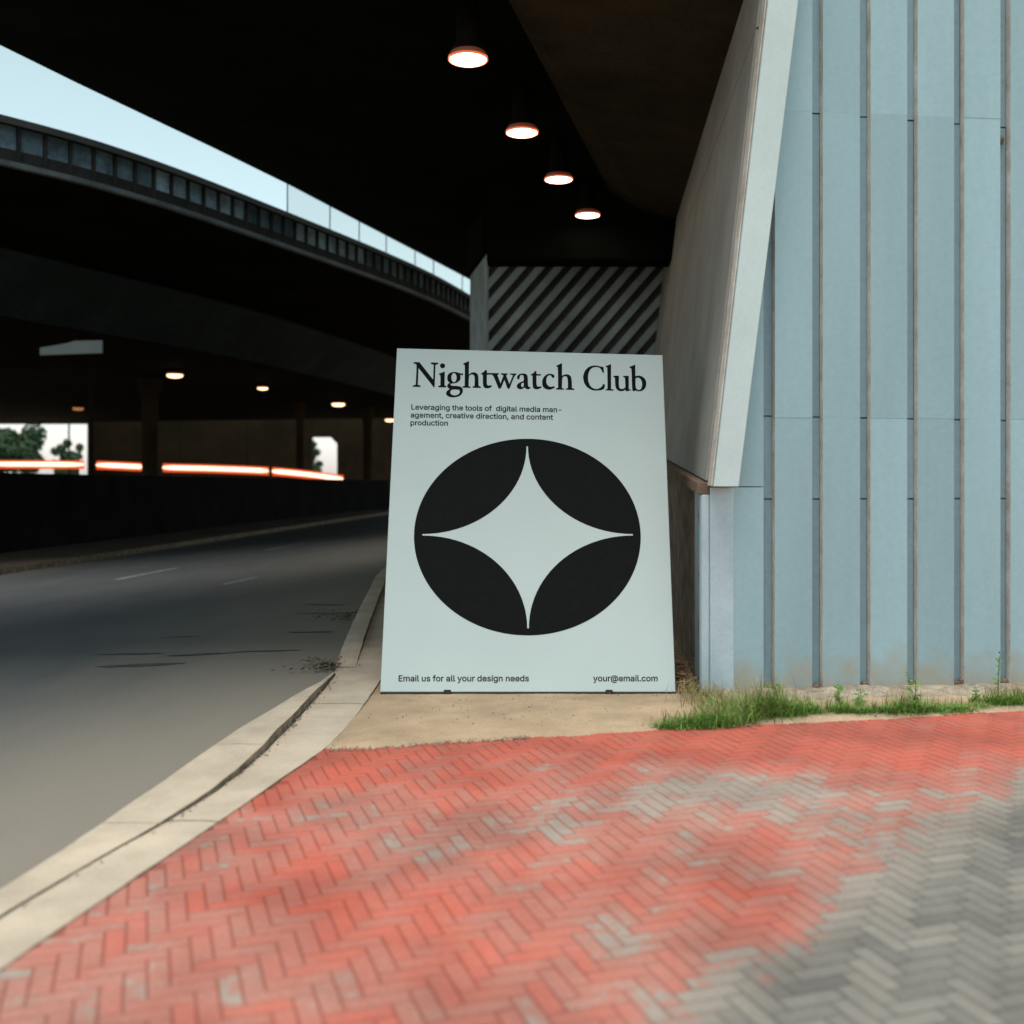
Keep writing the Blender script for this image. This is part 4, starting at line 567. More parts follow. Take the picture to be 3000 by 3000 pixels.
FOOT_A = """628 420 621 618 749 619 750 596 648 596 650 532 745 532 745 509 651 509 653 442 756 443 756 420
796 420 791 568 815 568 816 535 814 535 818 546 824 555 840 567 859 571 875 568 887 561 896 549 902 535 898 535 902 545 908 554 925 566 936 570 948 571 961 569 973 565 983 558 991 548 997 536 999 520 1002 420 977 420 974 519 971 533 964 542 953 547 941 549 932 548 923 545 912 533 908 517 911 420 886 420 883 522 881 533 874 541 864 547 852 549 835 545 828 540 822 533 819 524 818 513 821 420
1089 417 1075 418 1062 422 1051 429 1043 438 1037 449 1035 462 1036 474 1039 483 1045 490 1053 496 1072 502 1094 506 1107 508 1117 509 1129 512 1133 515 1133 520 1133 520 1129 536 1118 546 1110 548 1100 549 1081 546 1068 538 1061 527 1037 534 1043 546 1052 555 1062 562 1074 567 1099 570 1117 568 1136 561 1145 554 1152 545 1157 533 1158 518 1161 421 1137 421 1136 441 1135 441 1126 430 1112 421 1101 418
1093 438 1106 439 1116 443 1124 449 1130 457 1134 465 1135 474 1134 494 1128 491 1116 489 1104 487 1093 486 1077 482 1064 475 1061 469 1060 461 1064 449 1076 441
1204 421 1200 568 1225 568 1229 421
1212 593 1205 594 1200 598 1196 603 1194 609 1195 615 1199 620 1205 623 1211 625 1218 623 1224 620 1228 615 1229 609 1228 603 1224 598 1219 594
1308 420 1292 422 1281 428 1274 439 1272 453 1267 619 1292 619 1296 459 1297 450 1300 445 1304 442 1310 441 1316 441 1320 442 1325 422 1317 420
1480 419 1465 420 1452 425 1441 433 1433 444 1427 458 1425 475 1423 568 1448 568 1450 477 1453 461 1460 450 1472 443 1487 440 1497 441 1506 445 1514 450 1520 458 1524 468 1525 480 1522 568 1548 568 1551 421 1527 421 1526 456 1530 456 1522 439 1510 427 1496 421
1648 418 1632 419 1619 422 1607 428 1598 435 1591 445 1587 457 1610 462 1615 452 1623 444 1634 440 1647 438 1661 440 1672 445 1679 452 1682 461 1680 468 1676 474 1668 478 1658 481 1632 487 1614 493 1600 502 1592 513 1589 527 1591 539 1596 550 1605 558 1616 565 1630 569 1646 570 1661 569 1673 566 1684 560 1692 553 1703 534 1680 529 1676 537 1669 544 1660 549 1646 550 1634 549 1623 544 1617 537 1615 529 1616 521 1621 515 1629 511 1641 508 1665 502 1683 496 1697 488 1705 476 1707 462 1706 450 1700 439 1691 430 1679 423 1664 419
1889 569 1890 548 1799 548 1798 569
1832 421 1828 589 1829 601 1834 610 1841 618 1850 623 1871 627 1885 626 1894 624 1888 603 1883 605 1874 606 1865 604 1858 600 1854 593 1853 584 1857 421
1988 418 1968 420 1951 427 1936 439 1925 454 1918 473 1915 494 1917 516 1923 534 1934 550 1948 561 1965 568 1984 571 2004 568 2022 561 2036 550 2047 534 2055 516 2057 494 2055 473 2049 454 2039 439 2025 427 2008 420
1987 439 2002 441 2013 447 2022 455 2028 467 2031 480 2032 494 2030 508 2026 521 2020 533 2011 542 1999 547 1985 549 1971 547 1960 542 1951 533 1945 521 1942 508 1941 494 1942 480 1946 467 1953 455 1962 447 1973 441
2094 421 2091 569 2115 569 2116 546 2117 546 2123 556 2132 564 2144 569 2157 571 2163 571 2169 570 2170 547 2164 547 2155 548 2144 547 2135 544 2128 538 2122 531 2118 523 2117 513 2119 421
2321 418 2307 419 2294 423 2283 429 2275 438 2269 450 2267 463 2268 475 2272 484 2278 491 2286 496 2305 503 2327 507 2339 508 2350 509 2362 513 2365 516 2366 520 2366 521 2362 537 2351 546 2343 549 2333 550 2314 547 2301 538 2294 528 2270 534 2276 547 2285 556 2295 563 2307 567 2332 571 2351 569 2370 561 2378 555 2385 546 2390 534 2391 519 2393 421 2369 421 2368 441 2367 441 2358 431 2344 422 2333 419
2325 439 2338 440 2348 444 2357 450 2363 457 2366 466 2367 475 2367 495 2360 492 2349 490 2336 488 2326 486 2309 483 2297 475 2293 469 2292 462 2297 449 2308 441
2472 420 2456 422 2445 429 2438 440 2436 454 2433 619 2458 619 2461 460 2461 451 2464 445 2468 442 2474 441 2480 442 2484 442 2489 422 2481 421
2549 420 2533 422 2522 429 2516 440 2513 454 2510 619 2535 619 2538 460 2539 451 2541 445 2545 442 2552 441 2557 442 2561 442 2566 422 2558 421
2667 367 2672 388 2676 387 2689 387 2700 393 2705 399 2708 407 2713 421 2651 569 2679 569 2713 482 2722 455 2730 429 2721 429 2729 455 2737 482 2769 569 2796 569 2730 399 2719 380 2704 369 2685 365 2674 366
2890 418 2871 421 2853 428 2839 439 2828 454 2821 473 2819 494 2820 516 2827 535 2837 550 2851 562 2868 569 2888 571 2908 569 2926 562 2940 550 2951 535 2958 516 2961 494 2959 473 2952 454 2942 439 2928 428 2910 421
2890 439 2904 441 2916 447 2925 456 2931 467 2934 480 2935 494 2934 509 2930 522 2923 533 2914 542 2903 548 2889 550 2875 548 2863 542 2855 533 2849 522 2845 509 2844 494 2845 480 2849 467 2856 456 2865 447 2876 441
3050 419 3035 421 3022 426 3012 433 3003 444 2998 458 2996 476 2995 569 3020 569 3021 478 3024 462 3031 451 3042 443 3057 441 3068 442 3077 446 3085 451 3091 459 3095 469 3096 481 3095 569 3120 569 3122 422 3097 421 3097 457 3101 457 3092 440 3081 428 3066 422
3165 422 3163 569 3187 569 3187 547 3189 547 3195 557 3204 565 3216 570 3229 571 3235 571 3241 571 3241 547 3236 548 3226 548 3216 547 3207 544 3199 539 3193 532 3190 524 3189 514 3190 422
3406 418 3388 421 3372 428 3358 439 3348 454 3342 473 3339 495 3341 517 3347 536 3357 551 3370 562 3386 569 3405 571 3418 570 3428 567 3442 556 3450 546 3452 546 3451 620 3476 620 3478 422 3454 422 3454 445 3451 445 3443 434 3429 423 3419 420
3410 440 3423 442 3433 447 3442 455 3448 466 3452 480 3453 495 3452 511 3448 524 3441 535 3433 543 3422 548 3408 550 3395 548 3384 543 3375 534 3369 523 3366 510 3365 495 3366 480 3370 467 3376 456 3385 447 3396 442
3586 419 3565 421 3547 428 3533 440 3522 455 3515 473 3513 494 3515 516 3521 534 3532 550 3546 562 3563 569 3582 571 3607 567 3619 562 3629 555 3638 544 3645 531 3649 516 3651 497 3651 488 3530 488 3530 508 3637 508 3626 500 3624 514 3621 526 3615 536 3606 544 3595 549 3583 550 3570 549 3559 544 3550 536 3543 527 3539 516 3538 504 3538 491 3540 476 3545 463 3552 453 3561 446 3573 441 3586 440 3603 442 3616 450 3624 463 3649 457 3644 446 3637 437 3627 429 3615 423 3602 420
3739 419 3724 420 3711 423 3699 429 3690 437 3683 446 3679 458 3703 463 3708 453 3716 445 3726 441 3739 439 3754 441 3765 446 3772 453 3774 462 3773 469 3769 475 3761 479 3751 482 3726 488 3707 494 3694 503 3686 514 3683 528 3685 540 3691 551 3699 560 3711 566 3725 570 3740 572 3755 570 3768 567 3778 561 3786 554 3797 535 3774 530 3770 538 3763 545 3754 550 3741 551 3728 550 3718 545 3711 538 3709 530 3710 522 3715 516 3723 512 3735 509 3758 503 3777 497 3790 489 3798 477 3800 463 3798 451 3793 440 3783 431 3771 424 3756 420
3836 422 3835 570 3860 570 3861 422
3847 594 3841 596 3835 599 3831 604 3830 610 3831 616 3835 621 3841 625 3847 626 3854 625 3860 621 3864 616 3865 610 3864 604 3860 599 3854 596
3967 363 3951 364 3937 368 3926 373 3916 379 3903 395 3924 406 3932 396 3946 388 3955 385 3967 384 3984 386 3998 393 4007 404 4010 420 4010 449 4008 449 4000 438 3986 428 3975 425 3962 424 3944 426 3928 432 3915 443 3905 457 3898 475 3896 496 3898 518 3904 536 3914 551 3928 562 3944 569 3962 572 3975 571 3985 567 4000 557 4008 546 4010 546 4010 570 4034 570 4035 419 4033 401 4026 387 4015 376 4002 369 3985 365
3966 445 3979 446 3990 451 3999 459 4005 469 4009 482 4010 497 4009 512 4005 525 3998 535 3990 544 3979 549 3966 550 3952 549 3941 543 3932 535 3926 524 3923 511 3921 497 3923 482 3927 470 3933 459 3942 451 3953 447
4103 510 4103 422 4078 422 4077 570 4101 570 4102 534 4098 534 4106 551 4118 563 4132 570 4149 572 4164 570 4177 566 4187 558 4195 547 4200 533 4202 516 4202 422 4177 422 4177 514 4175 529 4168 541 4156 548 4142 550 4131 549 4122 546 4114 540 4108 532 4104 522
4347 510 4347 422 4322 422 4322 570 4346 570 4346 534 4342 534 4351 551 4363 563 4377 570 4394 572 4408 570 4421 566 4432 558 4440 547 4445 533 4447 516 4447 422 4422 422 4422 514 4419 529 4412 541 4401 548 4386 550 4376 549 4366 546 4358 540 4352 532 4348 522
4555 419 4534 421 4516 429 4502 440 4491 455 4485 474 4482 495 4484 516 4491 535 4501 550 4515 562 4533 569 4552 572 4577 568 4589 563 4599 555 4608 545 4615 532 4619 516 4620 498 4620 488 4499 488 4499 508 4607 508 4595 501 4594 515 4590 527 4584 537 4576 544 4565 549 4552 551 4539 549 4528 544 4519 537 4513 527 4509 516 4508 504 4508 491 4509 476 4514 464 4521 453 4530 446 4542 442 4555 440 4572 443 4585 451 4593 463 4618 458 4613 447 4605 438 4596 430 4584 424 4570 420
4720 419 4699 421 4681 429 4667 440 4656 455 4650 474 4648 495 4650 516 4656 535 4667 551 4681 562 4698 570 4718 572 4743 568 4754 563 4764 555 4773 545 4780 532 4784 516 4786 498 4786 488 4664 488 4664 508 4772 508 4760 501 4759 515 4756 527 4750 537 4741 544 4731 549 4718 551 4705 549 4694 544 4685 537 4678 527 4674 516 4673 504 4673 491 4674 476 4679 464 4686 454 4695 446 4707 442 4721 440 4737 443 4750 451 4759 463 4783 458 4778 447 4771 438 4761 430 4749 424 4736 420
4879 419 4860 422 4844 429 4831 440 4821 455 4815 474 4813 496 4815 518 4822 536 4832 551 4845 563 4861 570 4879 572 4892 571 4903 568 4917 557 4925 547 4926 547 4927 621 4952 621 4951 422 4927 422 4927 445 4924 445 4916 435 4902 424 4892 420
4883 441 4896 442 4907 448 4915 456 4922 467 4925 481 4927 496 4925 511 4922 525 4916 536 4907 544 4896 549 4883 551 4869 549 4858 544 4850 535 4843 524 4840 511 4838 496 4840 481 4843 468 4850 456 4858 448 4869 442
5047 419 5032 420 5018 424 5007 429 4998 437 4991 447 4987 459 5011 464 5016 453 5023 446 5034 442 5047 440 5061 442 5073 447 5080 454 5082 462 5081 470 5077 475 5070 480 5059 483 5034 489 5015 495 5002 503 4995 515 4992 529 4994 541 5000 552 5009 560 5020 567 5034 571 5050 572 5064 571 5077 568 5087 562 5095 555 5106 535 5083 530 5079 538 5072 545 5063 550 5050 552 5037 550 5027 546 5020 539 5017 530 5019 523 5024 517 5032 513 5043 509 5067 504 5085 498 5098 489 5106 478 5108 464 5106 452 5100 441 5091 432 5079 425 5064 421"""
FOOT_B = """7344 369 7350 389 7354 389 7367 388 7378 394 7383 400 7387 409 7392 422 7336 571 7364 571 7394 483 7402 457 7409 431 7401 431 7409 457 7418 483 7453 571 7480 571 7408 400 7396 381 7381 370 7362 366 7351 367
7568 420 7548 422 7531 429 7518 441 7507 456 7501 475 7499 496 7502 517 7509 536 7520 552 7535 563 7552 570 7572 573 7592 570 7609 563 7622 552 7633 536 7639 518 7640 496 7638 475 7630 456 7619 441 7605 429 7588 422
7568 441 7582 443 7594 449 7603 457 7610 469 7614 482 7615 496 7614 510 7611 523 7605 535 7597 544 7585 549 7571 551 7557 549 7546 544 7537 535 7530 523 7526 510 7525 496 7526 482 7529 469 7535 457 7543 449 7554 443
7726 421 7712 423 7699 427 7689 435 7681 446 7676 460 7675 477 7678 571 7702 571 7700 479 7702 464 7709 452 7719 445 7734 443 7744 444 7754 447 7762 453 7768 461 7772 471 7774 482 7776 571 7801 571 7797 423 7773 423 7774 459 7778 459 7769 441 7757 430 7742 423
7840 423 7844 571 7868 571 7867 548 7869 548 7875 558 7885 566 7896 571 7909 573 7916 573 7922 573 7921 549 7916 549 7906 550 7896 549 7887 546 7879 540 7873 533 7869 525 7867 515 7865 423
8066 371 8037 373 8012 379 7991 389 7973 403 7959 420 7949 441 7943 465 7942 493 7945 520 7952 544 7963 565 7978 582 7997 596 8018 606 8043 613 8071 615 8098 613 8121 606 8141 596 8157 582 8169 566 8178 547 8183 528 8184 507 8181 478 8174 453 8167 442 8159 434 8148 429 8133 427 8117 430 8103 437 8098 443 8096 450 8095 450 8090 442 8082 435 8070 430 8056 428 8039 430 8026 437 8015 447 8008 461 8003 476 8002 494 8005 511 8011 526 8020 539 8032 549 8046 555 8062 557 8074 556 8084 552 8091 547 8096 542 8097 542 8098 554 8120 554 8117 466 8118 459 8121 452 8127 448 8135 446 8144 448 8150 453 8155 461 8159 473 8161 488 8162 507 8161 524 8157 540 8150 555 8140 569 8127 580 8111 588 8092 594 8070 595 8047 594 8027 588 8009 580 7994 568 7982 553 7973 536 7968 515 7965 492 7966 469 7971 449 7979 431 7990 417 8005 405 8023 397 8044 392 8068 390 8090 392 8109 396 8121 400 8127 382 8111 377 8089 372
8058 448 8070 450 8080 454 8087 460 8092 469 8096 481 8097 495 8096 509 8094 520 8089 528 8082 533 8072 536 8061 537 8051 535 8042 531 8034 525 8029 516 8024 495 8027 472 8031 462 8038 455 8047 450
8284 420 8263 422 8246 430 8232 441 8222 456 8216 475 8214 496 8217 517 8224 536 8235 552 8249 563 8266 571 8286 573 8311 569 8322 564 8332 556 8340 546 8346 533 8350 517 8351 499 8351 489 8230 489 8231 509 8338 509 8326 502 8325 516 8322 528 8316 538 8308 545 8298 550 8285 552 8272 550 8261 545 8252 538 8246 528 8241 517 8239 505 8239 492 8240 477 8244 465 8251 455 8260 447 8271 443 8285 441 8302 444 8315 452 8323 464 8347 459 8342 448 8334 439 8324 431 8313 425 8299 421
8383 423 8388 571 8412 571 8411 538 8409 538 8414 549 8420 558 8437 570 8456 574 8471 571 8483 564 8492 552 8496 538 8492 538 8497 548 8503 557 8521 569 8532 573 8544 574 8557 572 8569 568 8578 561 8586 551 8590 539 8591 523 8588 423 8563 423 8566 522 8565 536 8558 545 8548 550 8536 552 8526 551 8518 548 8506 536 8501 520 8498 423 8473 423 8476 525 8475 536 8469 544 8459 550 8447 552 8430 548 8423 543 8417 536 8413 527 8411 516 8408 423
8674 420 8660 421 8648 425 8637 432 8629 441 8624 452 8623 465 8625 477 8629 486 8635 493 8643 499 8663 505 8685 509 8697 511 8707 512 8720 515 8723 518 8725 523 8725 523 8722 539 8711 549 8703 551 8693 552 8674 549 8661 541 8654 530 8630 537 8637 549 8646 558 8657 565 8668 570 8693 573 8712 571 8730 564 8738 557 8745 548 8748 536 8749 521 8746 424 8721 423 8722 444 8720 444 8712 433 8697 424 8686 421
8679 441 8692 442 8702 446 8711 452 8717 460 8721 468 8723 477 8724 497 8717 494 8706 492 8693 490 8683 489 8666 485 8653 478 8649 472 8648 464 8652 452 8663 444
8788 424 8794 571 8819 571 8813 424
8807 596 8801 597 8795 601 8792 606 8791 612 8792 618 8796 623 8802 626 8809 628 8815 626 8821 623 8824 618 8825 612 8824 606 8820 601 8814 597
8891 423 8876 425 8865 431 8859 442 8857 456 8863 622 8888 622 8882 462 8883 453 8884 448 8888 445 8895 444 8901 444 8904 445 8908 425 8900 423
8950 422 8943 423 8937 427 8933 433 8932 440 8934 446 8938 452 8944 456 8951 457 8958 456 8964 452 8968 446 8969 440 8968 433 8963 427 8957 423
9072 420 9052 423 9035 430 9022 441 9012 457 9006 475 9004 497 9007 518 9015 537 9026 552 9040 564 9058 571 9078 573 9099 571 9117 562 9131 549 9139 531 9115 526 9110 536 9102 545 9091 550 9077 552 9063 550 9051 544 9042 536 9036 524 9031 511 9030 497 9030 482 9033 469 9039 458 9047 449 9059 444 9072 442 9087 444 9098 449 9107 458 9113 469 9136 464 9127 446 9112 432 9093 423
9232 421 9213 423 9196 430 9182 442 9172 457 9166 475 9165 497 9168 518 9175 537 9187 552 9201 564 9219 571 9238 573 9258 571 9275 564 9289 552 9299 537 9304 518 9306 497 9303 475 9295 457 9284 442 9270 430 9252 423
9233 442 9247 444 9259 449 9268 458 9275 469 9279 483 9281 497 9280 511 9277 524 9271 536 9263 545 9252 550 9237 552 9223 550 9212 545 9203 536 9196 524 9192 511 9190 497 9191 482 9194 469 9200 458 9208 449 9219 444
9338 424 9344 572 9368 572 9367 539 9365 539 9370 550 9376 558 9393 570 9412 574 9427 572 9439 564 9447 553 9452 539 9448 539 9453 549 9459 557 9477 570 9488 573 9500 574 9513 573 9525 569 9534 562 9542 552 9546 539 9547 523 9543 424 9518 424 9522 523 9520 536 9514 546 9504 551 9492 553 9482 552 9474 548 9462 537 9457 520 9453 424 9428 424 9432 525 9430 536 9424 545 9415 551 9403 553 9386 548 9378 543 9372 536 9368 527 9367 516 9363 424"""

# ================================================================== SETTING
# ---- ground: one sheet of sandy dirt to the horizon
mesh("ground", [(-900, -300, 0), (900, -300, 0), (900, 1500, 0), (-900, 1500, 0)], [(0, 1, 2, 3)], M["dirt"])
tag(bpy.data.objects["ground"], "bare sandy dirt ground beneath the sign and bridges", None, kind="structure")

# plan curves of the road and kerb, (x, y) in metres
ROAD_NEAR = [(-3.2, -3), (-2.42, 0.4), (-2.05, 2.2), (-1.835, 3.8), (-1.60, 5.66), (-1.345, 8.0), (-1.60, 11), (-1.81, 13.6), (-1.98, 16.2), (-2.0, 22), (-1.9, 32), (-1.2, 46), (1.5, 66)]
ROAD_FAR = [(-9.9, -3), (-9.5, 0.4), (-9.3, 2.2), (-9.12, 3.8), (-8.92, 5.66), (-8.67, 8.0), (-8.36, 11), (-8.08, 13.6), (-7.8, 16.2), (-7.18, 22), (-6.1, 32), (-4.6, 46), (-2.5, 66)]
na, fa = catmull([(x, y, 0.004) for x, y in ROAD_NEAR], 6), catmull([(x, y, 0.004) for x, y in ROAD_FAR], 6)
vs_, fs_ = [], []
COLS = 28
for a, b in zip(na, fa):
    for c in range(COLS + 1):
        vs_.append(a.lerp(b, c / COLS))
for i in range(len(na) - 1):
    for c in range(COLS):
        k = i * (COLS + 1) + c
        fs_.append((k, k + 1, k + COLS + 2, k + COLS + 1))
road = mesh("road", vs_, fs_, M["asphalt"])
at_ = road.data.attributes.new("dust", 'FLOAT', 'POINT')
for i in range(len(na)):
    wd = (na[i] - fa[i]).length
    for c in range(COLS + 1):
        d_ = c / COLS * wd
        at_.data[i * (COLS + 1) + c].value = max(math.exp(-(d_ / 1.8) ** 2), 0.35 * math.exp(-((wd - d_) / .5) ** 2))  # paler by the kerb; shade over the lane painted into the colour
tag(road, "grey asphalt road curving away under the bridges", None, kind="structure")

def blob_sheet(name, cx, cy, lx, ly, ang, mat, parent, z=0.008, k=22, rough=0.25, seed=0):
    rr = random.Random(seed); pts = []
    for i in range(k):
        t = 2 * math.pi * i / k
        s = 1 + rr.uniform(-rough, rough)
        x, y = lx * math.cos(t) * s, ly * math.sin(t) * s
        pts.append((cx + x * math.cos(ang) - y * math.sin(ang), cy + x * math.sin(ang) + y * math.cos(ang), z))
    return mesh(name, pts, [tuple(range(k))], mat, parent)
for i, (cx, cy, lx, ly, an) in enumerate([(-2.95, 8.42, .30, .055, .25), (-3.22, 8.95, .27, .035, .1), (-2.62, 8.93, .30, .04, .3),
                                           (-2.05, 11.6, .30, .03, .0), (-2.2, 12.4, .28, .03, -.1), (-1.95, 10.2, .22, .03, .1),
                                           (-2.1, 9.1, .26, .025, .15), (-3.1, 9.9, .18, .02, .2)]):
    blob_sheet("tar_patch", cx, cy, lx, ly, an, M["tar"], road, seed=i)
for i, (x0, y0, x1, y1) in enumerate([(-5.8, 15.4, -5.55, 17.4), (-4.05, 14.7, -3.86, 15.8), (-5.05, 21.5, -4.75, 24.0)]):
    mesh("lane_dash", [(x0, y0, .009), (x0 + .09, y0, .009), (x1 + .09, y1, .009), (x1, y1, .009)], [(0, 1, 2, 3)], M["lane"], road)

# ---- concrete apron beside the road, laid in slabs, and the raised kerb in stones
KERB_IN = [(-3.0, -3), (-2.2, 0.4), (-1.87, 2.2), (-1.70, 3.62), (-1.385, 5.0), (-1.31, 6.4), (-1.315, 7.9), (-1.345, 8.05)]
APRON_L = KERB_IN[:-1] + [(-1.345, 8.05), (-1.60, 11), (-1.81, 13.6), (-1.98, 16.2), (-2.0, 22), (-1.9, 32)]
APRON_R = [(-2.6, -3), (-1.98, 0.4), (-1.72, 2.2), (-1.45, 3.62), (-1.17, 5.0), (-1.0, 6.0), (-0.96, 7.4), (-1.0, 8.6), (-1.25, 11), (-1.5, 13.6), (-1.64, 16.2), (-1.6, 22), (-1.5, 32)]
al, ar = catmull([(x, y, 0) for x, y in APRON_L], 4), catmull([(x, y, 0) for x, y in APRON_R], 4)
def lerp3(path, y):
    for a, b in zip(path, path[1:]):
        if a.y <= y <= b.y and b.y > a.y:
            return a.lerp(b, (y - a.y) / (b.y - a.y)).x
    return path[-1].x
def rough_z(x, y, s, amp):
    return noise.noise(Vector((x * s, y * s, 3.7))) * amp
apron = empty("apron", (-1.2, 4, 0))
tag(apron, "pale concrete strip between kerb and red pavers", None, kind="structure")
bounds = [-3, -1.2, 0.6, 2.2, 4.55, 6.9, 9.2, 11.6, 14.2, 17, 20, 24, 28, 31.5]
def strip_slab(name, fl, fr, y0, y1, z0, z1, mat, parent, gap=0.006, cols=4, step=0.14, amp=0.004):
    n = max(2, int((y1 - y0) / step))
    bm = bmesh.new(); top = []
    for i in range(n + 1):
        y = y0 + gap + (y1 - y0 - 2 * gap) * i / n
        xl, xr = fl(y), fr(y); row = []
        for c in range(cols + 1):
            x = xl + (xr - xl) * c / cols
            zz = z1(y) if callable(z1) else z1
            row.append(bm.verts.new((x + (rough_z(x, y, 5, .006) if c in (0, cols) else 0), y, zz + rough_z(x, y, 3, amp) - (0.004 if c in (0, cols) else 0))))
        top.append(row)
    for a, b in zip(top, top[1:]):
        for c in range(cols):
            bm.faces.new((a[c], a[c + 1], b[c + 1], b[c]))
    ring = [r[0] for r in top] + top[-1][1:] + [r[-1] for r in reversed(top[:-1])] + list(reversed(top[0][1:-1]))
    low = [bm.verts.new((v.co.x, v.co.y, z0)) for v in ring]
    for i in range(len(ring)):
        j = (i + 1) % len(ring)
        f_ = bm.faces.new((ring[i], low[i], low[j], ring[j])); f_.material_index = 1
    return from_bm(name, bm, [mat, M["kerb_mud"]], parent)
for y0, y1 in zip(bounds, bounds[1:]):
    strip_slab("concrete_slab", lambda y: lerp3(al, y), lambda y: lerp3(ar, y), y0, y1, -0.01, 0.026, M["kerb"], apron)
kerb = empty("kerb", (-1.5, 4, 0))
tag(kerb, "raised pale kerb tapering away beside the road", None, kind="structure")
kl = catmull([(x, y, 0) for x, y in ROAD_NEAR], 6); kr = catmull([(x, y, 0) for x, y in KERB_IN], 6)
kb = [-3, -2, -1, 0, 1, 2.1, 3.3, 4.5, 5.7, 6.9, 7.96]
def kerb_top(y):
    return 0.029 + 0.046 * max(0.0, min(1.0, (y - 4.3) / 1.7)) * max(0.12, min(1.0, (8.1 - y) / 1.0))
for y0, y1 in zip(kb, kb[1:]):
    strip_slab("kerb_stone", lambda y: lerp3(kl, y) + 0.002, lambda y: lerp3(kr, y) - 0.012, y0, y1, -0.01, kerb_top, M["kerb"], kerb, gap=0.003, cols=2)
rl = catmull([(-1.36, 8.2, 0), (-1.60, 11, 0), (-1.81, 13.6, 0), (-1.98, 16.2, 0), (-2.0, 22, 0)], 6)
for y0, y1 in zip([8.2, 9.7, 11.2, 12.7, 14.2, 15.7], [9.7, 11.2, 12.7, 14.2, 15.7, 17.2]):
    strip_slab("kerb_stone", lambda y: lerp3(rl, y) - .01, lambda y: lerp3(rl, y) + .15, y0, y1, -0.01, lambda y: .03 + .05 * min(1, (y - 8.1) / 1.5), M["kerb"], kerb, gap=0.003, cols=4)
far_kerb = empty("far_pavement", (-8.5, 16, 0))
tag(far_kerb, "dim pavement strip along the far side of the road", None, kind="structure")
fk = catmull([(x, y, 0) for x, y in ROAD_FAR], 6)
fb = [2, 6, 10, 14, 18, 22, 27, 32, 38, 45]
for y0, y1 in zip(fb, fb[1:]):
    strip_slab("pavement_slab", lambda y: lerp3(fk, y) - 1.9, lambda y: lerp3(fk, y) - 0.002, y0, y1, -0.01, 0.11, M["far_pave"], far_kerb, step=0.6)

# ---- brick paving: herringbone pavers on a sand bed
def undulate(x, y): return 0.005 * noise.noise(Vector((x * 1.3, y * 1.3, 1.0)))
bm = bmesh.new(); g = []
for i in range(91):
    y = -4 + 11.2 * i / 90; col = []
    xl = lerp3(ar, max(y, -2.9)) - 0.05
    for j in range(71):
        x = xl + (6.0 - xl) * j / 70
        col.append(bm.verts.new((x, y, 0.0138 + undulate(x, y) if y < 6.35 else -.012)))
    g.append(col)
for a, b in zip(g, g[1:]):
    for j in range(70):
        bm.faces.new((a[j], a[j + 1], b[j + 1], b[j]))
paving = from_bm("brick_paving", bm, M["joint"])
tag(paving, "herringbone brick paving with worn red paint and bare grey corner", None, kind="structure")
W = 0.065
ANG = R(19)
JO = 0.0040
def brick_bm(bm, cx, cy, ang, z, tx, ty):
    lx, ly, h, ch = W * 1.5 - JO, W / 2 - JO, 0.03, 0.0028
    co, si = math.cos(ang), math.sin(ang)
    def V(x, y, zz):
        return bm.verts.new((cx + x * co - y * si, cy + x * si + y * co, z + zz + tx * x + ty * y))
    t = [V(sx * (lx - ch), sy * (ly - ch), 0) for sx, sy in ((-1, -1), (1, -1), (1, 1), (-1, 1))]
    m_ = [V(sx * lx, sy * ly, -ch) for sx, sy in ((-1, -1), (1, -1), (1, 1), (-1, 1))]
    l = [V(sx * lx, sy * ly, -h) for sx, sy in ((-1, -1), (1, -1), (1, 1), (-1, 1))]
    bm.faces.new(t)
    for i in range(4):
        j = (i + 1) % 4
        bm.faces.new((t[i], m_[i], m_[j], t[j])); bm.faces.new((m_[i], l[i], l[j], m_[j]))
bb = bmesh.new(); brick_bm(bb, 0, 0, 0, 0, 0, 0)
bme = bpy.data.meshes.new("brick"); bmesh.ops.recalc_face_normals(bb, faces=bb.faces); bb.to_mesh(bme); bb.free(); bme.materials.append(M["brick"])
FRONT = [(-1.2, 5.95), (-0.76, 6.0), (-0.2, 6.15), (0.82, 6.42), (2.0, 6.65), (3.26, 6.95), (6.0, 7.4)]
def in_paving(x, y):
    return x > lerp3(ar, y) - 0.03 and -3.0 < y < 7.2 and y < (lambda q: [(b[1] * (q - a[0]) + a[1] * (b[0] - q)) / (b[0] - a[0]) for a, b in zip(FRONT, FRONT[1:]) if a[0] <= q <= b[0]] or [5.8])(x)[0] and x < 5.2
cells = []
co, si = math.cos(ANG), math.sin(ANG)
for i in range(-140, 170):
    for j in range(-140, 170):
        mod = (i - j) % 6
        if mod == 0: u, v, a = (i + 1.5) * W, (j + .5) * W, 0.0
        elif mod == 5: u, v, a = (i + .5) * W, (j + 1.5) * W, math.pi / 2
        else: continue
        x, y = u * co - v * si, u * si + v * co + 2.0
        if in_paving(x, y):
            cells.append((x, y, a + ANG))
def in_view(x, y):
    return y > 2.75 and abs(x) < 0.483 * y + 0.12
cells.sort(key=lambda c: (not in_view(c[0], c[1]), c[1]))
rest = bmesh.new()
for n, (x, y, a) in enumerate(cells):
    z = 0.0165 + undulate(x, y) + random.uniform(-.0006, .0006)
    tx, ty = random.gauss(0, .005), random.gauss(0, .008)
    if n < 300:
        o = bpy.data.objects.new("brick", bme)
        o.location = (x, y, z); o.rotation_euler = (ty, -tx, a)
        link(o, paving)
    else:
        brick_bm(rest, x, y, a, z, tx, ty)
o = from_bm("brick_field", rest, M["brick"], paving)
o["kind"] = "stuff"

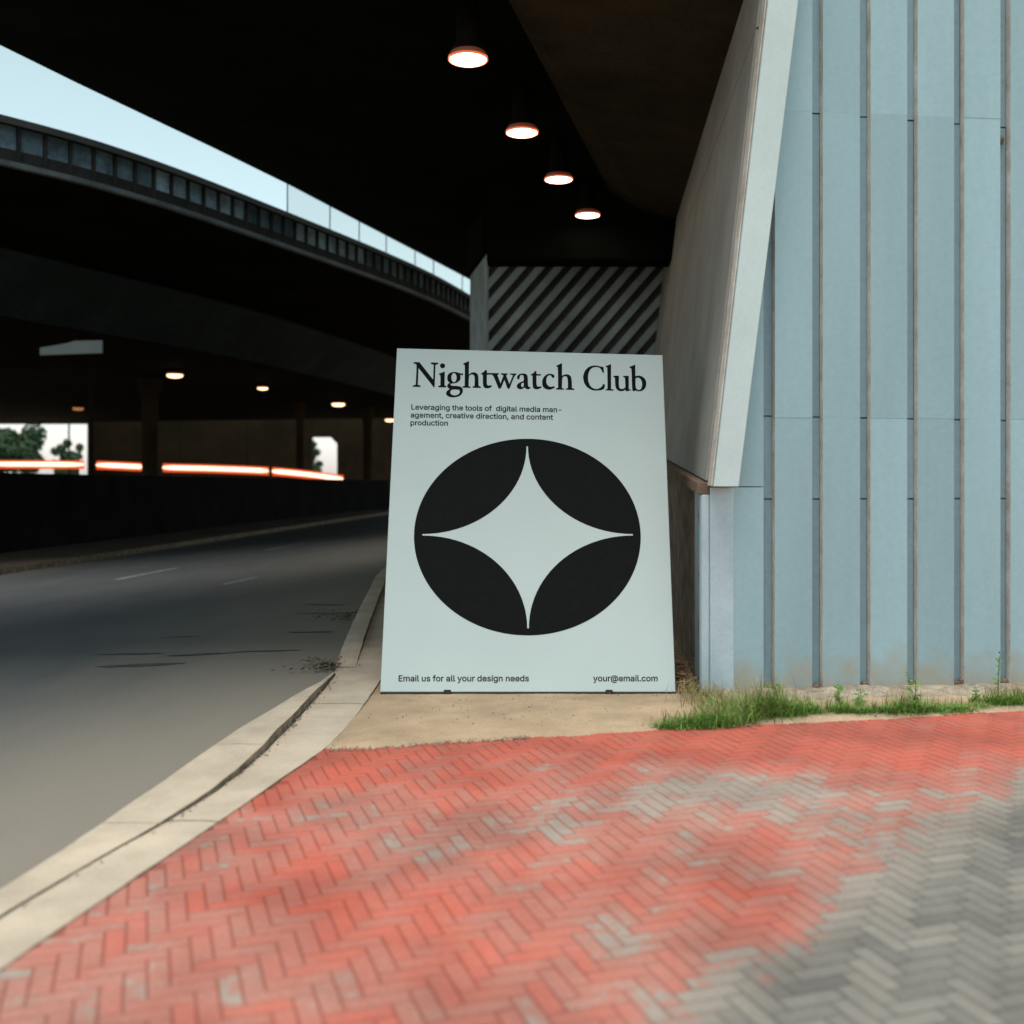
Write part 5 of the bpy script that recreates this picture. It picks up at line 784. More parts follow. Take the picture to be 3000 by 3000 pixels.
# ---- sand washed over the edge of the pavers, in front of the sign and wall
def sand_edge(x):
    for a, b in zip(SAND, SAND[1:]):
        if a[0] <= x <= b[0]:
            return a[1] + (b[1] - a[1]) * (x - a[0]) / (b[0] - a[0])
    return SAND[-1][1]
SAND = [(-1.25, 5.72), (-0.98, 5.70), (-0.76, 5.74), (-0.2, 5.92), (0.82, 6.17), (2.0, 6.42), (3.26, 6.72), (5.5, 7.2)]
bm = bmesh.new(); rows = []
NX, NY = 320, 24
for i in range(NX + 1):
    x = -1.06 + (5.4 + 1.06) * i / NX
    e = sand_edge(x) + 0.035 * noise.noise(Vector((x * 4, 0, 0))) + 0.012 * noise.noise(Vector((x * 19, 5, 0)))
    row = []
    for j in range(NY + 1):
        t = (j / NY) ** 2
        y = e + (7.9 - e) * t
        z = 0.030 * min(1, t * 18) ** 0.8 * (1 - 0.8 * max(0, min(1, (t - .3) / .35))) + 0.006 * noise.noise(Vector((x * 2.2, y * 2.2, 0))) * min(1, t * 6) + (0.003 if j else -0.004)
        z *= 0.60 + 0.40 * max(0, min(1, (x - lerp3(ar, y) - .01) / .18))
        row.append(bm.verts.new((x, y, z + .0015 * noise.noise(Vector((x * 30, y * 30, 2))) * min(1, t * 20))))
    rows.append(row)
for a, b in zip(rows, rows[1:]):
    for j in range(NY):
        bm.faces.new((a[j], b[j], b[j + 1], a[j + 1]))
o = from_bm("sandy_verge", bm, M["dirt"], None, True)
tag(o, "tan sandy verge between the pavers and the leaning sign", None, kind="structure")

# ================================================================== ABUTMENT (right)
WA = R(6)
W0 = Vector((1.343, 7.18, 0))
WD = Vector((math.cos(WA), math.sin(WA), 0))
WN = Vector((math.sin(WA), -math.cos(WA), 0))      # towards the camera
def wp(s, out, z):
    return W0 + WD * s + WN * out + Vector((0, 0, z))
TOP = 8.6
abut = empty("bridge_abutment", (2.5, 7.6, 0), "tall pale blue-grey bridge abutment with vertical metal panels and slanted cream beam", "abutment")
def wbox(name, s0, s1, o0, o1, z0, z1, mat, bevel=0.0):
    return prism(name, [wp(s0, o0, z0), wp(s1, o0, z0), wp(s1, o1, z0), wp(s0, o1, z0)], (0, 0, z1 - z0), mat, abut, bevel)
def beam_s(z): return ((1.336 + 0.112 * (z - 1.435)) + 0.09 - 1.343) / math.cos(WA) if z > 1.436 else -1.0
def wpoly(s0, s1, z0, z1):
    """rectangle on the wall face, cut back along the slanted beam where it reaches left of it"""
    if z0 < 1.436 or s0 >= beam_s(z1): return [(s0, z0), (s1, z0), (s1, z1), (s0, z1)]
    if s1 <= beam_s(z0): return None
    k_ = 0.112 / math.cos(WA)
    b0 = beam_s(z0)
    zs = lambda q_: z0 + (q_ - b0) / k_
    if b0 <= s0:
        pts = [(s0, z0), (s1, z0)]
    else:
        pts = [(b0, z0), (s1, z0)]
    if beam_s(z1) < s1: pts += [(s1, z1), (beam_s(z1), z1)]
    else: pts += [(s1, zs(s1))]
    if b0 <= s0: pts += [(s0, zs(s0))]
    return pts
def wall_piece(name, s0, s1, o0, o1, z0, z1, mat, bevel=0.0):
    q_ = wpoly(s0, s1, z0, z1)
    if not q_: return None
    return prism(name, [wp(a_, o1, c_) for a_, c_ in q_], WN * (o0 - o1), mat, abut, bevel)
wbox("backing_wall", 0.02, 5.3, -0.45, -0.078, 0.0, 1.43, M["strip"])
wall_piece("backing_wall", 0.02, 5.3, -0.45, -0.078, 1.4365, TOP - .01, M["strip"])
def panel(name, s0, s1, z0, z1, lift):
    """pressed panel: blue face, rusty return edge on its left side"""
    q_ = wpoly(s0, s1, z0, z1)
    if not q_: return
    bm = bmesh.new()
    add_prism(bm, [wp(a_, lift, c_) for a_, c_ in q_], WN * -.058)
    bmesh.ops.recalc_face_normals(bm, faces=bm.faces)
    for f in bm.faces:
        if f.normal.dot(-WD) > 0.8: f.material_index = 1
    return from_bm(name, bm, [M["panel"], M["edge"]], abut)
PITCH = 0.34
zc = [0.03, 1.905, 4.0, 6.15, TOP]
panel("corner_panel", 0.165, 0.372, 0.02, 1.43, 0.0)
panel("corner_panel", 0.02, 0.372, 1.4365, TOP, 0.0)
wbox("corner_plate", 0.0, 0.1645, -.066, 0.004, 0.0, 1.43, M["pale"], 0.004)
for i in range(14):
    s0 = 0.452 + PITCH * i
    for z0, z1 in zip(zc, zc[1:]):
        dz = random.uniform(-.012, .012) if z0 > 1 else 0
        panel("panel", s0, s0 + 0.264, z0 if z0 > 1 else z0 + random.uniform(-.01, .01), z1 - 0.0006, random.uniform(-.0012, .0012))
    zz = [0.05, 1.348, 1.917 - .004 * i, 4.02 - .012 * i, TOP]
    for z0, z1 in zip(zz, zz[1:]):
        wall_piece("recessed_strip", s0 - 0.078, s0 - 0.002, -0.076, -0.058 + random.uniform(-.003, .003), z0 + .006, z1 - .006, M["strip"])
    bm = bmesh.new()                                   # rust blooming at the foot of the joint
    for q in range(7):
        bmesh.ops.create_icosphere(bm, subdivisions=1, radius=random.uniform(.012, .028),
            matrix=Matrix.Translation(wp(s0 - 0.04 + random.uniform(-.035, .035), -0.03, 0.045 + random.uniform(0, .03))))
    from_bm("rust_lump", bm, M["rust"], abut)
# rusty stud beside a high joint
lathe("stud", [(0, .03), (.022, .02), (.028, 0), (.02, -.03), (0, -.04)], wp(0.452 + PITCH * 5 - .05, -.045, 3.87), M["rust"], abut, 10)
# slanted cream beam standing on the corner plate, with a rusty left edge
def bx_(z): return 1.336 + 0.112 * (z - 1.435)
def beam(name, xa, xb, y0, y1, z0, z1, mat, k=0.0105, w0=.166):
    w = lambda z: w0 + k * (z - 1.435)
    f = lambda z, y: [(bx_(z) + xa(z, w), y, z), (bx_(z) + xb(z, w), y, z)]
    a, b = f(z0, y0), f(z1, y0)
    return prism(name, [a[0], a[1], b[1], b[0]], (0, y1 - y0, 0), mat, abut, 0.004)
beam("slanted_beam", lambda z, w: 0.0, lambda z, w: w(z), 7.02, 7.16, 1.436, 8.55, M["cream"])
beam("beam_edge", lambda z, w: -0.012, lambda z, w: -0.002, 7.05, 7.19, 1.44, 8.5, M["edge"])
# return side of the abutment under the bridge
MS = 0.08
def side_pt(y, z):                                     # leaning upper face
    return (bx_(z) - 0.026 + MS * (y - 7.2), y, z)
YE = 18.05
def ledge_z(y): return 1.435 + 0.05 * (y - 7.2)
def slope_panel(name, ys, z_lo, z_hi, mat):
    for y0, y1 in zip(ys, ys[1:]):
        a = [side_pt(y0 + .004, z_lo(y0)), side_pt(y1 - .004, z_lo(y1)), side_pt(y1 - .004, z_hi(y1)), side_pt(y0 + .004, z_hi(y0))]
        prism(name, a, (0.06, 0, 0), mat, abut, 0.003)
slope_panel("side_panel", [7.195, 10.9, 14.5, YE], lambda y: ledge_z(y) + .04, lambda y: 4.54, M["sidewall"])
slope_panel("side_panel", [7.195, 10.9, 14.5, YE], lambda y: 4.556, lambda y: 5.3, M["sidewall"])
prism("side_backing", [(1.40, 7.3, 0), (1.40 + MS * 10.8, YE, 0), (4.6, YE, 0), (4.6, 8.0, 0)], (0, 0, 1.40), M["rough_wall"], abut)
prism("side_backing", [side_pt(7.8, 1.5), side_pt(YE, 2.0), side_pt(YE, 5.6), side_pt(7.8, 5.6)], (0.4, 0, 0), M["stone"], abut).location.x = 0.075
lw = [(1.302 + MS * (y - 7.2), y) for y in (7.30, 9, 12, 15, YE)]
bm = bmesh.new(); g = []
NYW, NZW = 90, 14
for i in range(NYW + 1):
    y = 7.30 + (YE - 7.30) * (i / NYW) ** 1.6
    col = []
    for j in range(NZW + 1):
        z = (ledge_z(y) - .02) * j / NZW
        dx = 0.012 * noise.noise(Vector((y * 7, z * 7, 0))) + 0.006 * noise.noise(Vector((y * 25, z * 25, 4)))
        col.append(bm.verts.new((1.302 + MS * (y - 7.2) + dx, y, z)))
    g.append(col)
for a, b in zip(g, g[1:]):
    for j in range(NZW):
        bm.faces.new((a[j], b[j], b[j + 1], a[j + 1]))
from_bm("lower_side_wall", bm, M["rough_wall"], abut)
prism("ledge", [(1.255, 7.19, ledge_z(7.19) - .05), (1.36, 7.19, ledge_z(7.19) - .05), (1.36, 7.19, ledge_z(7.19) + .03), (1.255, 7.19, ledge_z(7.19) + .03)],
      (MS * (YE - 7.2), YE - 7.2, 0.05 * (YE - 7.2)), M["rust"], abut, 0.004)
box("corner_trim", (1.286, 7.19, 0.0), (1.3415, 7.28, ledge_z(7.19) - .052), M["pale"], abut, 0.008)
# crumbled footing along the foot of the wall
bm = bmesh.new(); g = []
for i in range(181):
    s = -0.05 + 5.2 * i / 180; col = []
    for j in range(10):
        t = j / 9
        o_ = -0.02 + 0.34 * t
        z = 0.075 * (1 - t ** 2.2) + 0.03 * noise.noise(Vector((s * 6, t * 2.0, 0))) + 0.016 * noise.noise(Vector((s * 21, t * 6, 2))) - 0.012
        z = min(z, 0.062 + 0.012 * noise.noise(Vector((s * 9, t, 7)))) if t < .2 else z
        col.append(bm.verts.new(wp(s, o_ + 0.02 * noise.noise(Vector((s * 8, t * 3, 9))), max(z, 0.012 - .02 * t))))
    g.append(col)
for a, b in zip(g, g[1:]):
    for j in range(9):
        bm.faces.new((a[j], a[j + 1], b[j + 1], b[j]))
from_bm("footing", bm, M["footing"], abut, True)

# ================================================================== NEAR BRIDGE DECK (overhead)
deck = empty("near_bridge_deck", (0, 14, 5.7), "black underside of the near bridge deck overhead with row of round lamps", "bridge deck")
FOLD = [(-3.2, 6.1), (-1.0, 9.4), (-.5, 11.4), (0, 13.2), (.45, 15), (1.2, 18), (2.2, 22), (3.6, 28), (6.8, 41), (16, 60)]
EDGE = [(-11.5, 2.6), (-6.17, 12.75), (-5.74, 14.0), (-4.70, 16.8), (-3.96, 18.9), (-3.08, 21.7), (-2.19, 24.5), (-1.06, 28.1), (2.97, 40.9), (13, 60)]  # front-left corner extended out of view to shade the road
nf = len(FOLD); dv, df = [], []
for (x, y) in EDGE: dv += [(x, y, 6.7), (x, y, 7.9)]
for (x, y) in FOLD: dv += [(x, y, 5.7)]
o1 = 2 * nf
for i in range(nf - 1):
    df.append((2 * i, 2 * i + 2, 2 * i + 3, 2 * i + 1))          # fascia
    df.append((2 * i, o1 + i, o1 + i + 1, 2 * i + 2))            # wing of the soffit, raised to narrow the sky gap and shade the road
r0 = len(dv); dv += [(1.75, 6.75, 5.7), (1.8, 7.55, 5.7), (16.5, 7.75, 5.7), (17, 60, 5.7), (1.75, 6.75, 7.9), (1.8, 7.55, 7.9), (16.5, 7.75, 7.9), (17, 60, 7.9)]  # unseen front edge brought forward to shade the top of the sign
df.append(tuple([o1 + i for i in range(nf)] + [r0 + 3, r0 + 2, r0 + 1, r0]))
df.append(tuple([2 * i + 1 for i in range(nf)] + [r0 + 7, r0 + 6, r0 + 5, r0 + 4]))
df += [(0, 1, r0 + 4, r0, o1), (r0, r0 + 4, r0 + 5, r0 + 1), (r0 + 1, r0 + 5, r0 + 6, r0 + 2), (r0 + 2, r0 + 6, r0 + 7, r0 + 3), (2 * nf - 2, o1 + nf - 1, r0 + 3, r0 + 7, 2 * nf - 1)]
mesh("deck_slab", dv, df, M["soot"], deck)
def hx(y): return -0.03 + 0.2346 * (y - 9.33)
prism("haunch", [(hx(7.6), 7.6, 5.695), (1.815, 7.6, 5.28), (1.815, 7.6, 5.695)], (0, 0.01, 0), M["haunch"], deck)
mesh("haunch_beam", [(hx(7.6), 7.6, 5.694), (1.84, 7.6, 5.275), (2.66, YE, 5.275), (hx(YE), YE, 5.694), (1.84, 7.6, 5.694), (2.66, YE, 5.694)],
     [(0, 1, 2, 3), (0, 4, 1), (3, 2, 5), (0, 3, 5, 4), (1, 4, 5, 2)], M["haunch"], deck)
bpy.data.objects.remove(bpy.data.objects["haunch"])

def ceiling_lamp(name, loc, r, zc_, lens, rim, label, group, lift=0.022):
    t = empty(name, loc, label, "lamp", group)
    x, y, z = loc
    hs_ = lathe("housing", [(0, zc_ - z), (r * .55, zc_ - z), (r * .6, .16), (r * .9, .07), (r * .9, .06), (0, .06)], loc, M["metal"], t, 28)
    if lift < .01: pr = [(r * .93, .0), (r * .9, -.003), (r * .6, -lift), (0, -lift * 1.25)]
    else: pr = [(0, .2 * r), (r * .6, .2 * r), (r * .88, .1 * r), (r * .98, -.05 * r), (r * .88, -.22 * r), (r * .6, -.34 * r), (0, -.38 * r)]
    ln_ = lathe("lens", pr, loc, lens, t, 32)
    lathe("collar", [(r * .86, .06), (r * 1.0, .025), (r * 1.005, .014), (r * .99, .0125)], loc, M["lamp_collar"], hs_, 32)
    lathe("rim", [(r * .985, .012), (r * 1.0, -.003), (r * .94, -.006), (r * .93, .004)], loc, rim, ln_, 32)
    return t
for i, (p, lb) in enumerate([((-.39, 9.4, 5.2), "largest and nearest round warm lamp under the near bridge"),
                             ((.108, 11.4, 5.2), "second nearest round warm lamp under the near bridge"),
                             ((.58, 13.2, 5.2), "third nearest round warm lamp under the near bridge"),
                             ((1.07, 15.0, 5.2), "farthest round warm lamp of the near bridge row, above the ribbed wall")]):
    ceiling_lamp("ceiling_lamp", p, 0.178, 5.69, M["lamp_lens"], M["lamp_rim"], lb, "round lamps under the near bridge", .004)

# ================================================================== RIBBED WALL (behind the sign)
def clip_rect(poly, w, h):
    for ax, lim, sg in ((0, 0, 1), (0, w, -1), (1, 0, 1), (1, h, -1)):
        out = []
        for p, q in zip(poly, poly[1:] + poly[:1]):
            ip, iq = sg * (p[ax] - lim) >= 0, sg * (q[ax] - lim) >= 0
            if ip: out.append(p)
            if ip != iq:
                t = (lim - p[ax]) / (q[ax] - p[ax])
                out.append((p[0] + t * (q[0] - p[0]), p[1] + t * (q[1] - p[1])))
        poly = out
        if not poly: return []
    return poly
def stripes(name, origin, du, w, h, ang, pitch, width, depth, nrm, mat, parent):
    ca, sa = math.cos(ang), math.sin(ang)
    k = -int(h / pitch) - 40
    n_ = 0
    while n_ < 200:
        c = (k + n_) * pitch; n_ += 1
        # band: points with  -sa*x + ca*y in [c, c+width]
        px, py = -sa * c, ca * c
        qx, qy = -sa * (c + width), ca * (c + width)
        poly = [(px - ca * 40, py - sa * 40), (px + ca * 40, py + sa * 40), (qx + ca * 40, qy + sa * 40), (qx - ca * 40, qy - sa * 40)]
        poly = clip_rect(poly, w, h)
        if len(poly) < 3: continue
        ar_ = abs(sum(a[0] * b[1] - a[1] * b[0] for a, b in zip(poly, poly[1:] + poly[:1]))) / 2
        if ar_ < 0.01: continue
        pts = [Vector(origin) + Vector(du) * a + Vector((0, 0, b)) for a, b in poly]
        prism(name, pts, Vector(nrm) * depth, mat, parent, 0.0)
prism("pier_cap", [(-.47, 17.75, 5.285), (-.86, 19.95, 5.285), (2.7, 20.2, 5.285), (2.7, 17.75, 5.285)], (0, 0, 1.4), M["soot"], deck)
box("cross_beam", (-.37, 15.5, 4.69), (2.45, 16.1, 5.9), M["soot"], deck)  # added to shade and hide the top of the ribbed wall
rib = empty("ribbed_wall", (1.1, 18.2, 0), "pale wall with diagonal concrete ribs behind the top of the sign", "wall")
box("wall_core", (-.40, 18.0, 0), (2.9, 18.6, 6.3), M["slat_back"], rib)
stripes("rib", (-.40, 18.0, 0.0), (1, 0, 0), 3.2, 6.28, R(49), 0.235, 0.12, 0.11, (0, -1, 0), M["slat"], rib)
E0, E1 = Vector((-.41, 17.90, 0)), Vector((-.775, 19.9, 0))
ed = (E1 - E0).normalized(); en = Vector((-ed.y, ed.x, 0))
if en.y > 0: en = -en
prism("end_core", [E0 - en * .02, E1 - en * .02, E1 - en * .3 + Vector((.05, 0, 0)), E0 + Vector((.008, .02, 0))], (0, 0, 5.3), M["slat_back"], rib)
stripes("end_board", E0 - en * .018, ed, (E1 - E0).length, 5.27, R(40), 0.24, 0.228, 0.03, en, M["slat"], rib)

# ================================================================== FAR BRIDGE
far = empty("far_bridge", (-5, 20, 6), "curved far bridge with panelled parapet against the strip of pale sky", "bridge")
PATH = catmull([(-15.2, 8.4, 0), (-12.8, 10.24, 0), (-10.1, 12.4, 0), (-7.36, 15.2, 0), (-6.0, 17.2, 0), (-4.53, 20.56, 0), (-2.42, 26, 0), (-1.16, 30.56, 0), (.4, 37.6, 0), (2, 46.4, 0), (4.5, 58, 0)], 10)
arc = [0.0]
for a, b in zip(PATH, PATH[1:]): arc.append(arc[-1] + (b - a).length)
def at_arc(s):
    for i in range(len(arc) - 1):
        if arc[i] <= s <= arc[i + 1]:
            t = (s - arc[i]) / (arc[i + 1] - arc[i])
            p = PATH[i].lerp(PATH[i + 1], t)
            d0 = (PATH[min(i + 1, len(PATH) - 1)] - PATH[max(i - 1, 0)]).normalized()
            d1 = (PATH[min(i + 2, len(PATH) - 1)] - PATH[i]).normalized()
            d = d0.lerp(d1, t).normalized()
            return p, d, Vector((d.y, -d.x, 0))
    p = PATH[-1]; d = (PATH[-1] - PATH[-2]).normalized()
    return p, d, Vector((d.y, -d.x, 0))
def sweep(name, prof, s0, s1, step, mat, parent, closed=True):
    n = max(2, int((s1 - s0) / step)); bm = bmesh.new(); rings = []
    for i in range(n + 1):
        p, d, nn = at_arc(s0 + (s1 - s0) * i / n)
        rings.append([bm.verts.new(p + nn * o_ + Vector((0, 0, z))) for o_, z in prof])
    m_ = len(prof)
    for a, b in zip(rings, rings[1:]):
        for j in range(m_ if closed else m_ - 1):
            bm.faces.new((a[j], b[j], b[(j + 1) % m_], a[(j + 1) % m_]))
    if closed:
        bm.faces.new(rings[0]); bm.faces.new(list(reversed(rings[-1])))
    return from_bm(name, bm, mat, parent)
AL = arc[-1]
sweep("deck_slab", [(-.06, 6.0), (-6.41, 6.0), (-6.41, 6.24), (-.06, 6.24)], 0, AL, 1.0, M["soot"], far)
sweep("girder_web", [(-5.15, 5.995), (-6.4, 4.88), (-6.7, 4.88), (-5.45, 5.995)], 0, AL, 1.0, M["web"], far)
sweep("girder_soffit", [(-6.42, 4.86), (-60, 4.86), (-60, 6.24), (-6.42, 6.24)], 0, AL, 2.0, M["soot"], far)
sweep("edge_beam", [(.05, 5.98), (-.05, 5.98), (-.05, 6.07), (.05, 6.055)], 0, AL, .5, M["far_lip"], far)
sweep("plinth", [(-.02, 6.06), (-.3, 6.06), (-.3, 6.245), (-.02, 6.245)], 0, AL, .5, M["far_dark"], far)
sweep("top_rail", [(.05, 6.59), (-.16, 6.59), (-.16, 6.7), (.03, 6.7)], 0, AL, .5, M["far_dark"], far)
s = 1.5; k = 0
while s < AL - 2:
    p0, d0, n0 = at_arc(s + .025); p1, d1, n1 = at_arc(s + .375)
    u0, u1 = Vector((0, 0, 6.25)), Vector((0, 0, 6.585))
    pale = 12.8 < s < 15.2 or 17.0 < s < 19.8
    prism("parapet_panel", [p0 - n0 * .05 + u0, p1 - n1 * .05 + u0, p1 - n1 * .05 + u1, p0 - n0 * .05 + u1], -n0 * .06, M["far_panel_pale"] if pale else M["far_panel"], far)
    pp, dd, nn = at_arc(s)
    a = pp - dd * .016 + nn * .01; b = pp + dd * .016 + nn * .01
    prism("parapet_post", [a, b, b - nn * .12, a - nn * .12], (0, 0, .53), M["far_dark"], far).location.z = 6.06
    s += 0.4; k += 1
# clear noise screen on the far part of the parapet
scr = [16.89, 18.46, 19.69, 20.97, 22.57, 23.81, 26.3, 30]
for i, s in enumerate(scr):
    pp, dd, nn = at_arc(s)
    bm = bmesh.new(); add_tube(bm, [pp + Vector((0, 0, 6.7)) - nn * .06, pp + Vector((0, 0, 9.4)) - nn * .06], .013, 8)
    from_bm("screen_post", bm, M["web"], far)
    if i + 1 < len(scr):
        q, d2, n2 = at_arc(scr[i + 1])
        a, b = pp - nn * .06 + dd * .05, q - n2 * .06 - d2 * .05
        prism("screen_pane", [a + Vector((0, 0, 6.71)), b + Vector((0, 0, 6.71)), b + Vector((0, 0, 9.3)), a + Vector((0, 0, 9.3))], -nn * .012, M["glass"], far)

# ---- dark stone barrier behind the far pavement
bar = empty("barrier_wall", (-9, 26, 0), "low black barrier wall along the far side of the road", "barrier")
BAR = [(-13.2, 3), (-12.4, 7), (-11.5, 12), (-10.7, 16.5), (-10.0, 20.7), (-8.9, 27), (-7.7, 34.5), (-6.6, 41.5), (-5.55, 47.6)]
def bar_h(y): return 1.585 - 0.0085 * max(0, y - 20)
for (x0, y0), (x1, y1) in zip(BAR, BAR[1:]):
    d = Vector((x1 - x0, y1 - y0, 0)).normalized(); nn = Vector((d.y, -d.x, 0)) * .35
    a, b = Vector((x0, y0, 0)) + d * .01, Vector((x1, y1, 0)) - d * .01
    bm = bmesh.new()
    add_prism(bm, [a, b, b + Vector((0, 0, bar_h(y1))), a + Vector((0, 0, bar_h(y0)))], -nn)
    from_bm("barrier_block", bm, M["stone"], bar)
bm = bmesh.new(); add_prism(bm, [(-5.9, 50, 0), (-4.4, 58, 0), (-4.4, 58, 1.0), (-5.9, 50, 1.0)], (-.4, .1, 0)); from_bm("barrier_block", bm, M["stone"], bar)

# ---- columns, end wall, lamps, traffic light trails under the far bridge
def column(x, y, w, label, h=4.85):
    t = empty("column", (x, y, 0), label, "column", "columns under the far bridge")
    bm = bmesh.new()
    prof = [(0, h), (w * .75, h), (w * .72, h - .35), (w * .5, h - .8), (w * .5, .35), (w * .62, .3), (w * .62, 0), (0, 0)]
    add_lathe(bm, prof, (x, y, 0), 20)
    from_bm("shaft", bm, M["column"], t, False)
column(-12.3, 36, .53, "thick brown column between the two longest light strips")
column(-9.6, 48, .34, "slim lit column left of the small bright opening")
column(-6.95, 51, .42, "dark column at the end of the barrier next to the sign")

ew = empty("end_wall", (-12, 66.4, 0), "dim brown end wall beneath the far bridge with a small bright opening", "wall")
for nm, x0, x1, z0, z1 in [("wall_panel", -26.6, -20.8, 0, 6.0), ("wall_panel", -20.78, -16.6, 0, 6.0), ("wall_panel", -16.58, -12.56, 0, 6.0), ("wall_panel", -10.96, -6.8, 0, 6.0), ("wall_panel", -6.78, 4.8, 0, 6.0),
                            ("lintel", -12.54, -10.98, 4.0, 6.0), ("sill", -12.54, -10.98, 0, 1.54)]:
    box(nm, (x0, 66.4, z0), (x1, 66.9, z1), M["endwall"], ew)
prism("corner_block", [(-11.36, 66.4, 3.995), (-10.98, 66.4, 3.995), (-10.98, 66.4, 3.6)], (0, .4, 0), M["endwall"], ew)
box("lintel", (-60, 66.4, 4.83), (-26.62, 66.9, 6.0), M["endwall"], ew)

for (x, y), lb, r_, dim in [((-10.56, 33.2), "brightest far warm lamp, above the thick brown column", .25, 0), ((-8.96, 38.1), "dim amber far lamp between two brighter far lamps", .19, 2),
                          ((-7.6, 46.4), "far warm lamp above the small bright opening", .29, 0), ((-6.8, 59.2), "far warm lamp half hidden by the left edge of the sign", .29, 0),
                          ((-20.3, 49.6), "faint tiny amber lamp left of the sign plate pole", .24, 1)]:
    ceiling_lamp("ceiling_lamp", (x, y, 4.7), r_, 4.855, [M["far_lens"], M["far_lens_dim"], M["far_lens"]][dim], M["far_rim"], lb, "small lamps under the far bridge", .16 * r_ / .3)

TUBE = catmull([(-20.5, 41.6, 2.01), (-16.56, 41.6, 1.98), (-14.1, 41.6, 1.884), (-11.84, 41.9, 1.83), (-9.68, 42.1, 1.74), (-8.16, 42.4, 1.60), (-6.76, 42.4, 1.41)], 12)
def light_strip(xa, xb, label):  # traffic light trails modelled as glowing solids on added supports
    p = [q for q in TUBE if xa < q.x < xb]
    t = empty("light_strip", (p[0].x, p[0].y, 0), label, "light strip", "glowing light strips behind the barrier")
    bm = bmesh.new(); n = len(p)
    rad = [.08 * min(1, .45 + .55 * min(i, n - 1 - i) / 1.5) for i in range(n)]
    add_tube(bm, p, rad, 10); from_bm("tube", bm, M["tube"], t, True)
    bm = bmesh.new(); add_tube(bm, [q + Vector((0, .06, -.10)) for q in p], .085, 6); from_bm("tray", bm, M["tube_edge"], t, True)
    bm = bmesh.new(); add_tube(bm, [q + Vector((0, .06, .10)) for q in p], .06, 6); from_bm("hood", bm, M["tube_edge"], t, True)
    for q in (p[1], p[-2]):
        bm = bmesh.new(); add_tube(bm, [Vector((q.x, q.y + .25, 0)), Vector((q.x, q.y + .25, q.z + .1))], .05, 6); from_bm("post", bm, M["metal"], t)
light_strip(-30, -16.6, "leftmost glowing strip, below the tree in the bright opening")
light_strip(-16.5, -14.27, "short glowing strip between the sign plate pole and the thick column")
light_strip(-13.9, -9.66, "longest glowing strip, right of the thick column")
light_strip(-9.66, -6.7, "rightmost glowing strip sloping down below the small bright opening")

# ---- pale sign plate on a thin pole
sp = empty("roadside_sign", (-9.95, 25, 0), "pale blue-white plate on a thin dark pole behind the barrier", "road sign")
bm = bmesh.new(); add_tube(bm, [(-9.95, 25.08, 0), (-9.95, 25.08, 4.6)], .045, 10); from_bm("pole", bm, M["metal"], sp)
prism("plate", [(-11.138, 25, 4.55), (-11.138, 25, 4.375), (-9.675, 25, 4.425), (-9.675, 25, 4.725), (-10.325, 25, 4.713), (-10.5, 25, 4.65)], (0, .06, 0), M["signplate"], sp, .006)

# ---- trees beyond the end wall
def tree(name, x, y, h, crown, label, leaves, size):
    t = empty(name, (x, y, 0), label, "tree", "trees beyond the far bridge")
    bm = bmesh.new()
    add_tube(bm, [(x, y, 0), (x + .1, y, h * .3), (x - .05, y, h * .55), (x, y, h * .8)], [.22 * h / 6, .17 * h / 6, .11 * h / 6, .04], 8)
    for k in range(7):
        a = k * 2.4
        add_tube(bm, [(x, y, h * (.3 + .05 * k)), (x + math.cos(a) * crown[0] * .7, y + math.sin(a) * crown[1] * .7, h * (.5 + .06 * k))], [.08 * h / 6, .02], 5)
    from_bm("trunk", bm, M["bark"], t)
    bm = bmesh.new()
    cl = []
    for k in range(26):
        v = Vector((random.gauss(0, 1), random.gauss(0, 1), random.gauss(0, 1))).normalized() * random.uniform(.35, 1)
        cl.append((Vector((x + v.x * crown[0], y + v.y * crown[1], h - crown[2] + v.z * crown[2])), random.uniform(.22, .42) * crown[0]))
    for k in range(leaves):
        c, r_ = random.choice(cl)
        v = Vector((random.gauss(0, 1), random.gauss(0, 1), random.gauss(0, 1))).normalized() * r_ * random.random() ** .4
        p = c + v
        a = Vector((random.gauss(0, 1), random.gauss(0, 1), random.gauss(0, 1))).normalized()
        b = a.orthogonal().normalized()
        sz = size * random.uniform(.6, 1.3)
        bm.faces.new([bm.verts.new(p + a * sz), bm.verts.new(p + b * sz * .5), bm.verts.new(p - a * sz), bm.verts.new(p - b * sz * .5)])
    me = bpy.data.meshes.new("crown"); bm.to_mesh(me); bm.free(); me.materials.append(M["tree"])
    o = bpy.data.objects.new("crown", me); link(o, t); o.matrix_parent_inverse = t.matrix_basis.inverted()
tree("tree", -49.5, 105, 7.6, (3.4, 3, 2.9), "dark leafy tree filling the bright opening at the far left", 9000, .24)
tree("tree", -45.2, 108, 5.2, (1.5, 1.5, 2.2), "smaller ragged tree right of the dark leafy tree", 2600, .2)
tree("tree", -19.7, 105, 5.0, (.95, .95, 1.9), "small dark tree seen through the small bright opening", 2200, .19)
tree("tree", -39.6, 100, 9.0, (.42, .4, 4.2), "slender mottled tree beside the sign plate pole", 900, .13)
bm = bmesh.new(); add_tube(bm, [(-39.7, 95, 0), (-39.7, 95, 9)], [.11, .07], 8)
o = from_bm("utility_pole", bm, M["metal"]); tag(o, "thin grey utility pole standing in the left bright opening", "pole")

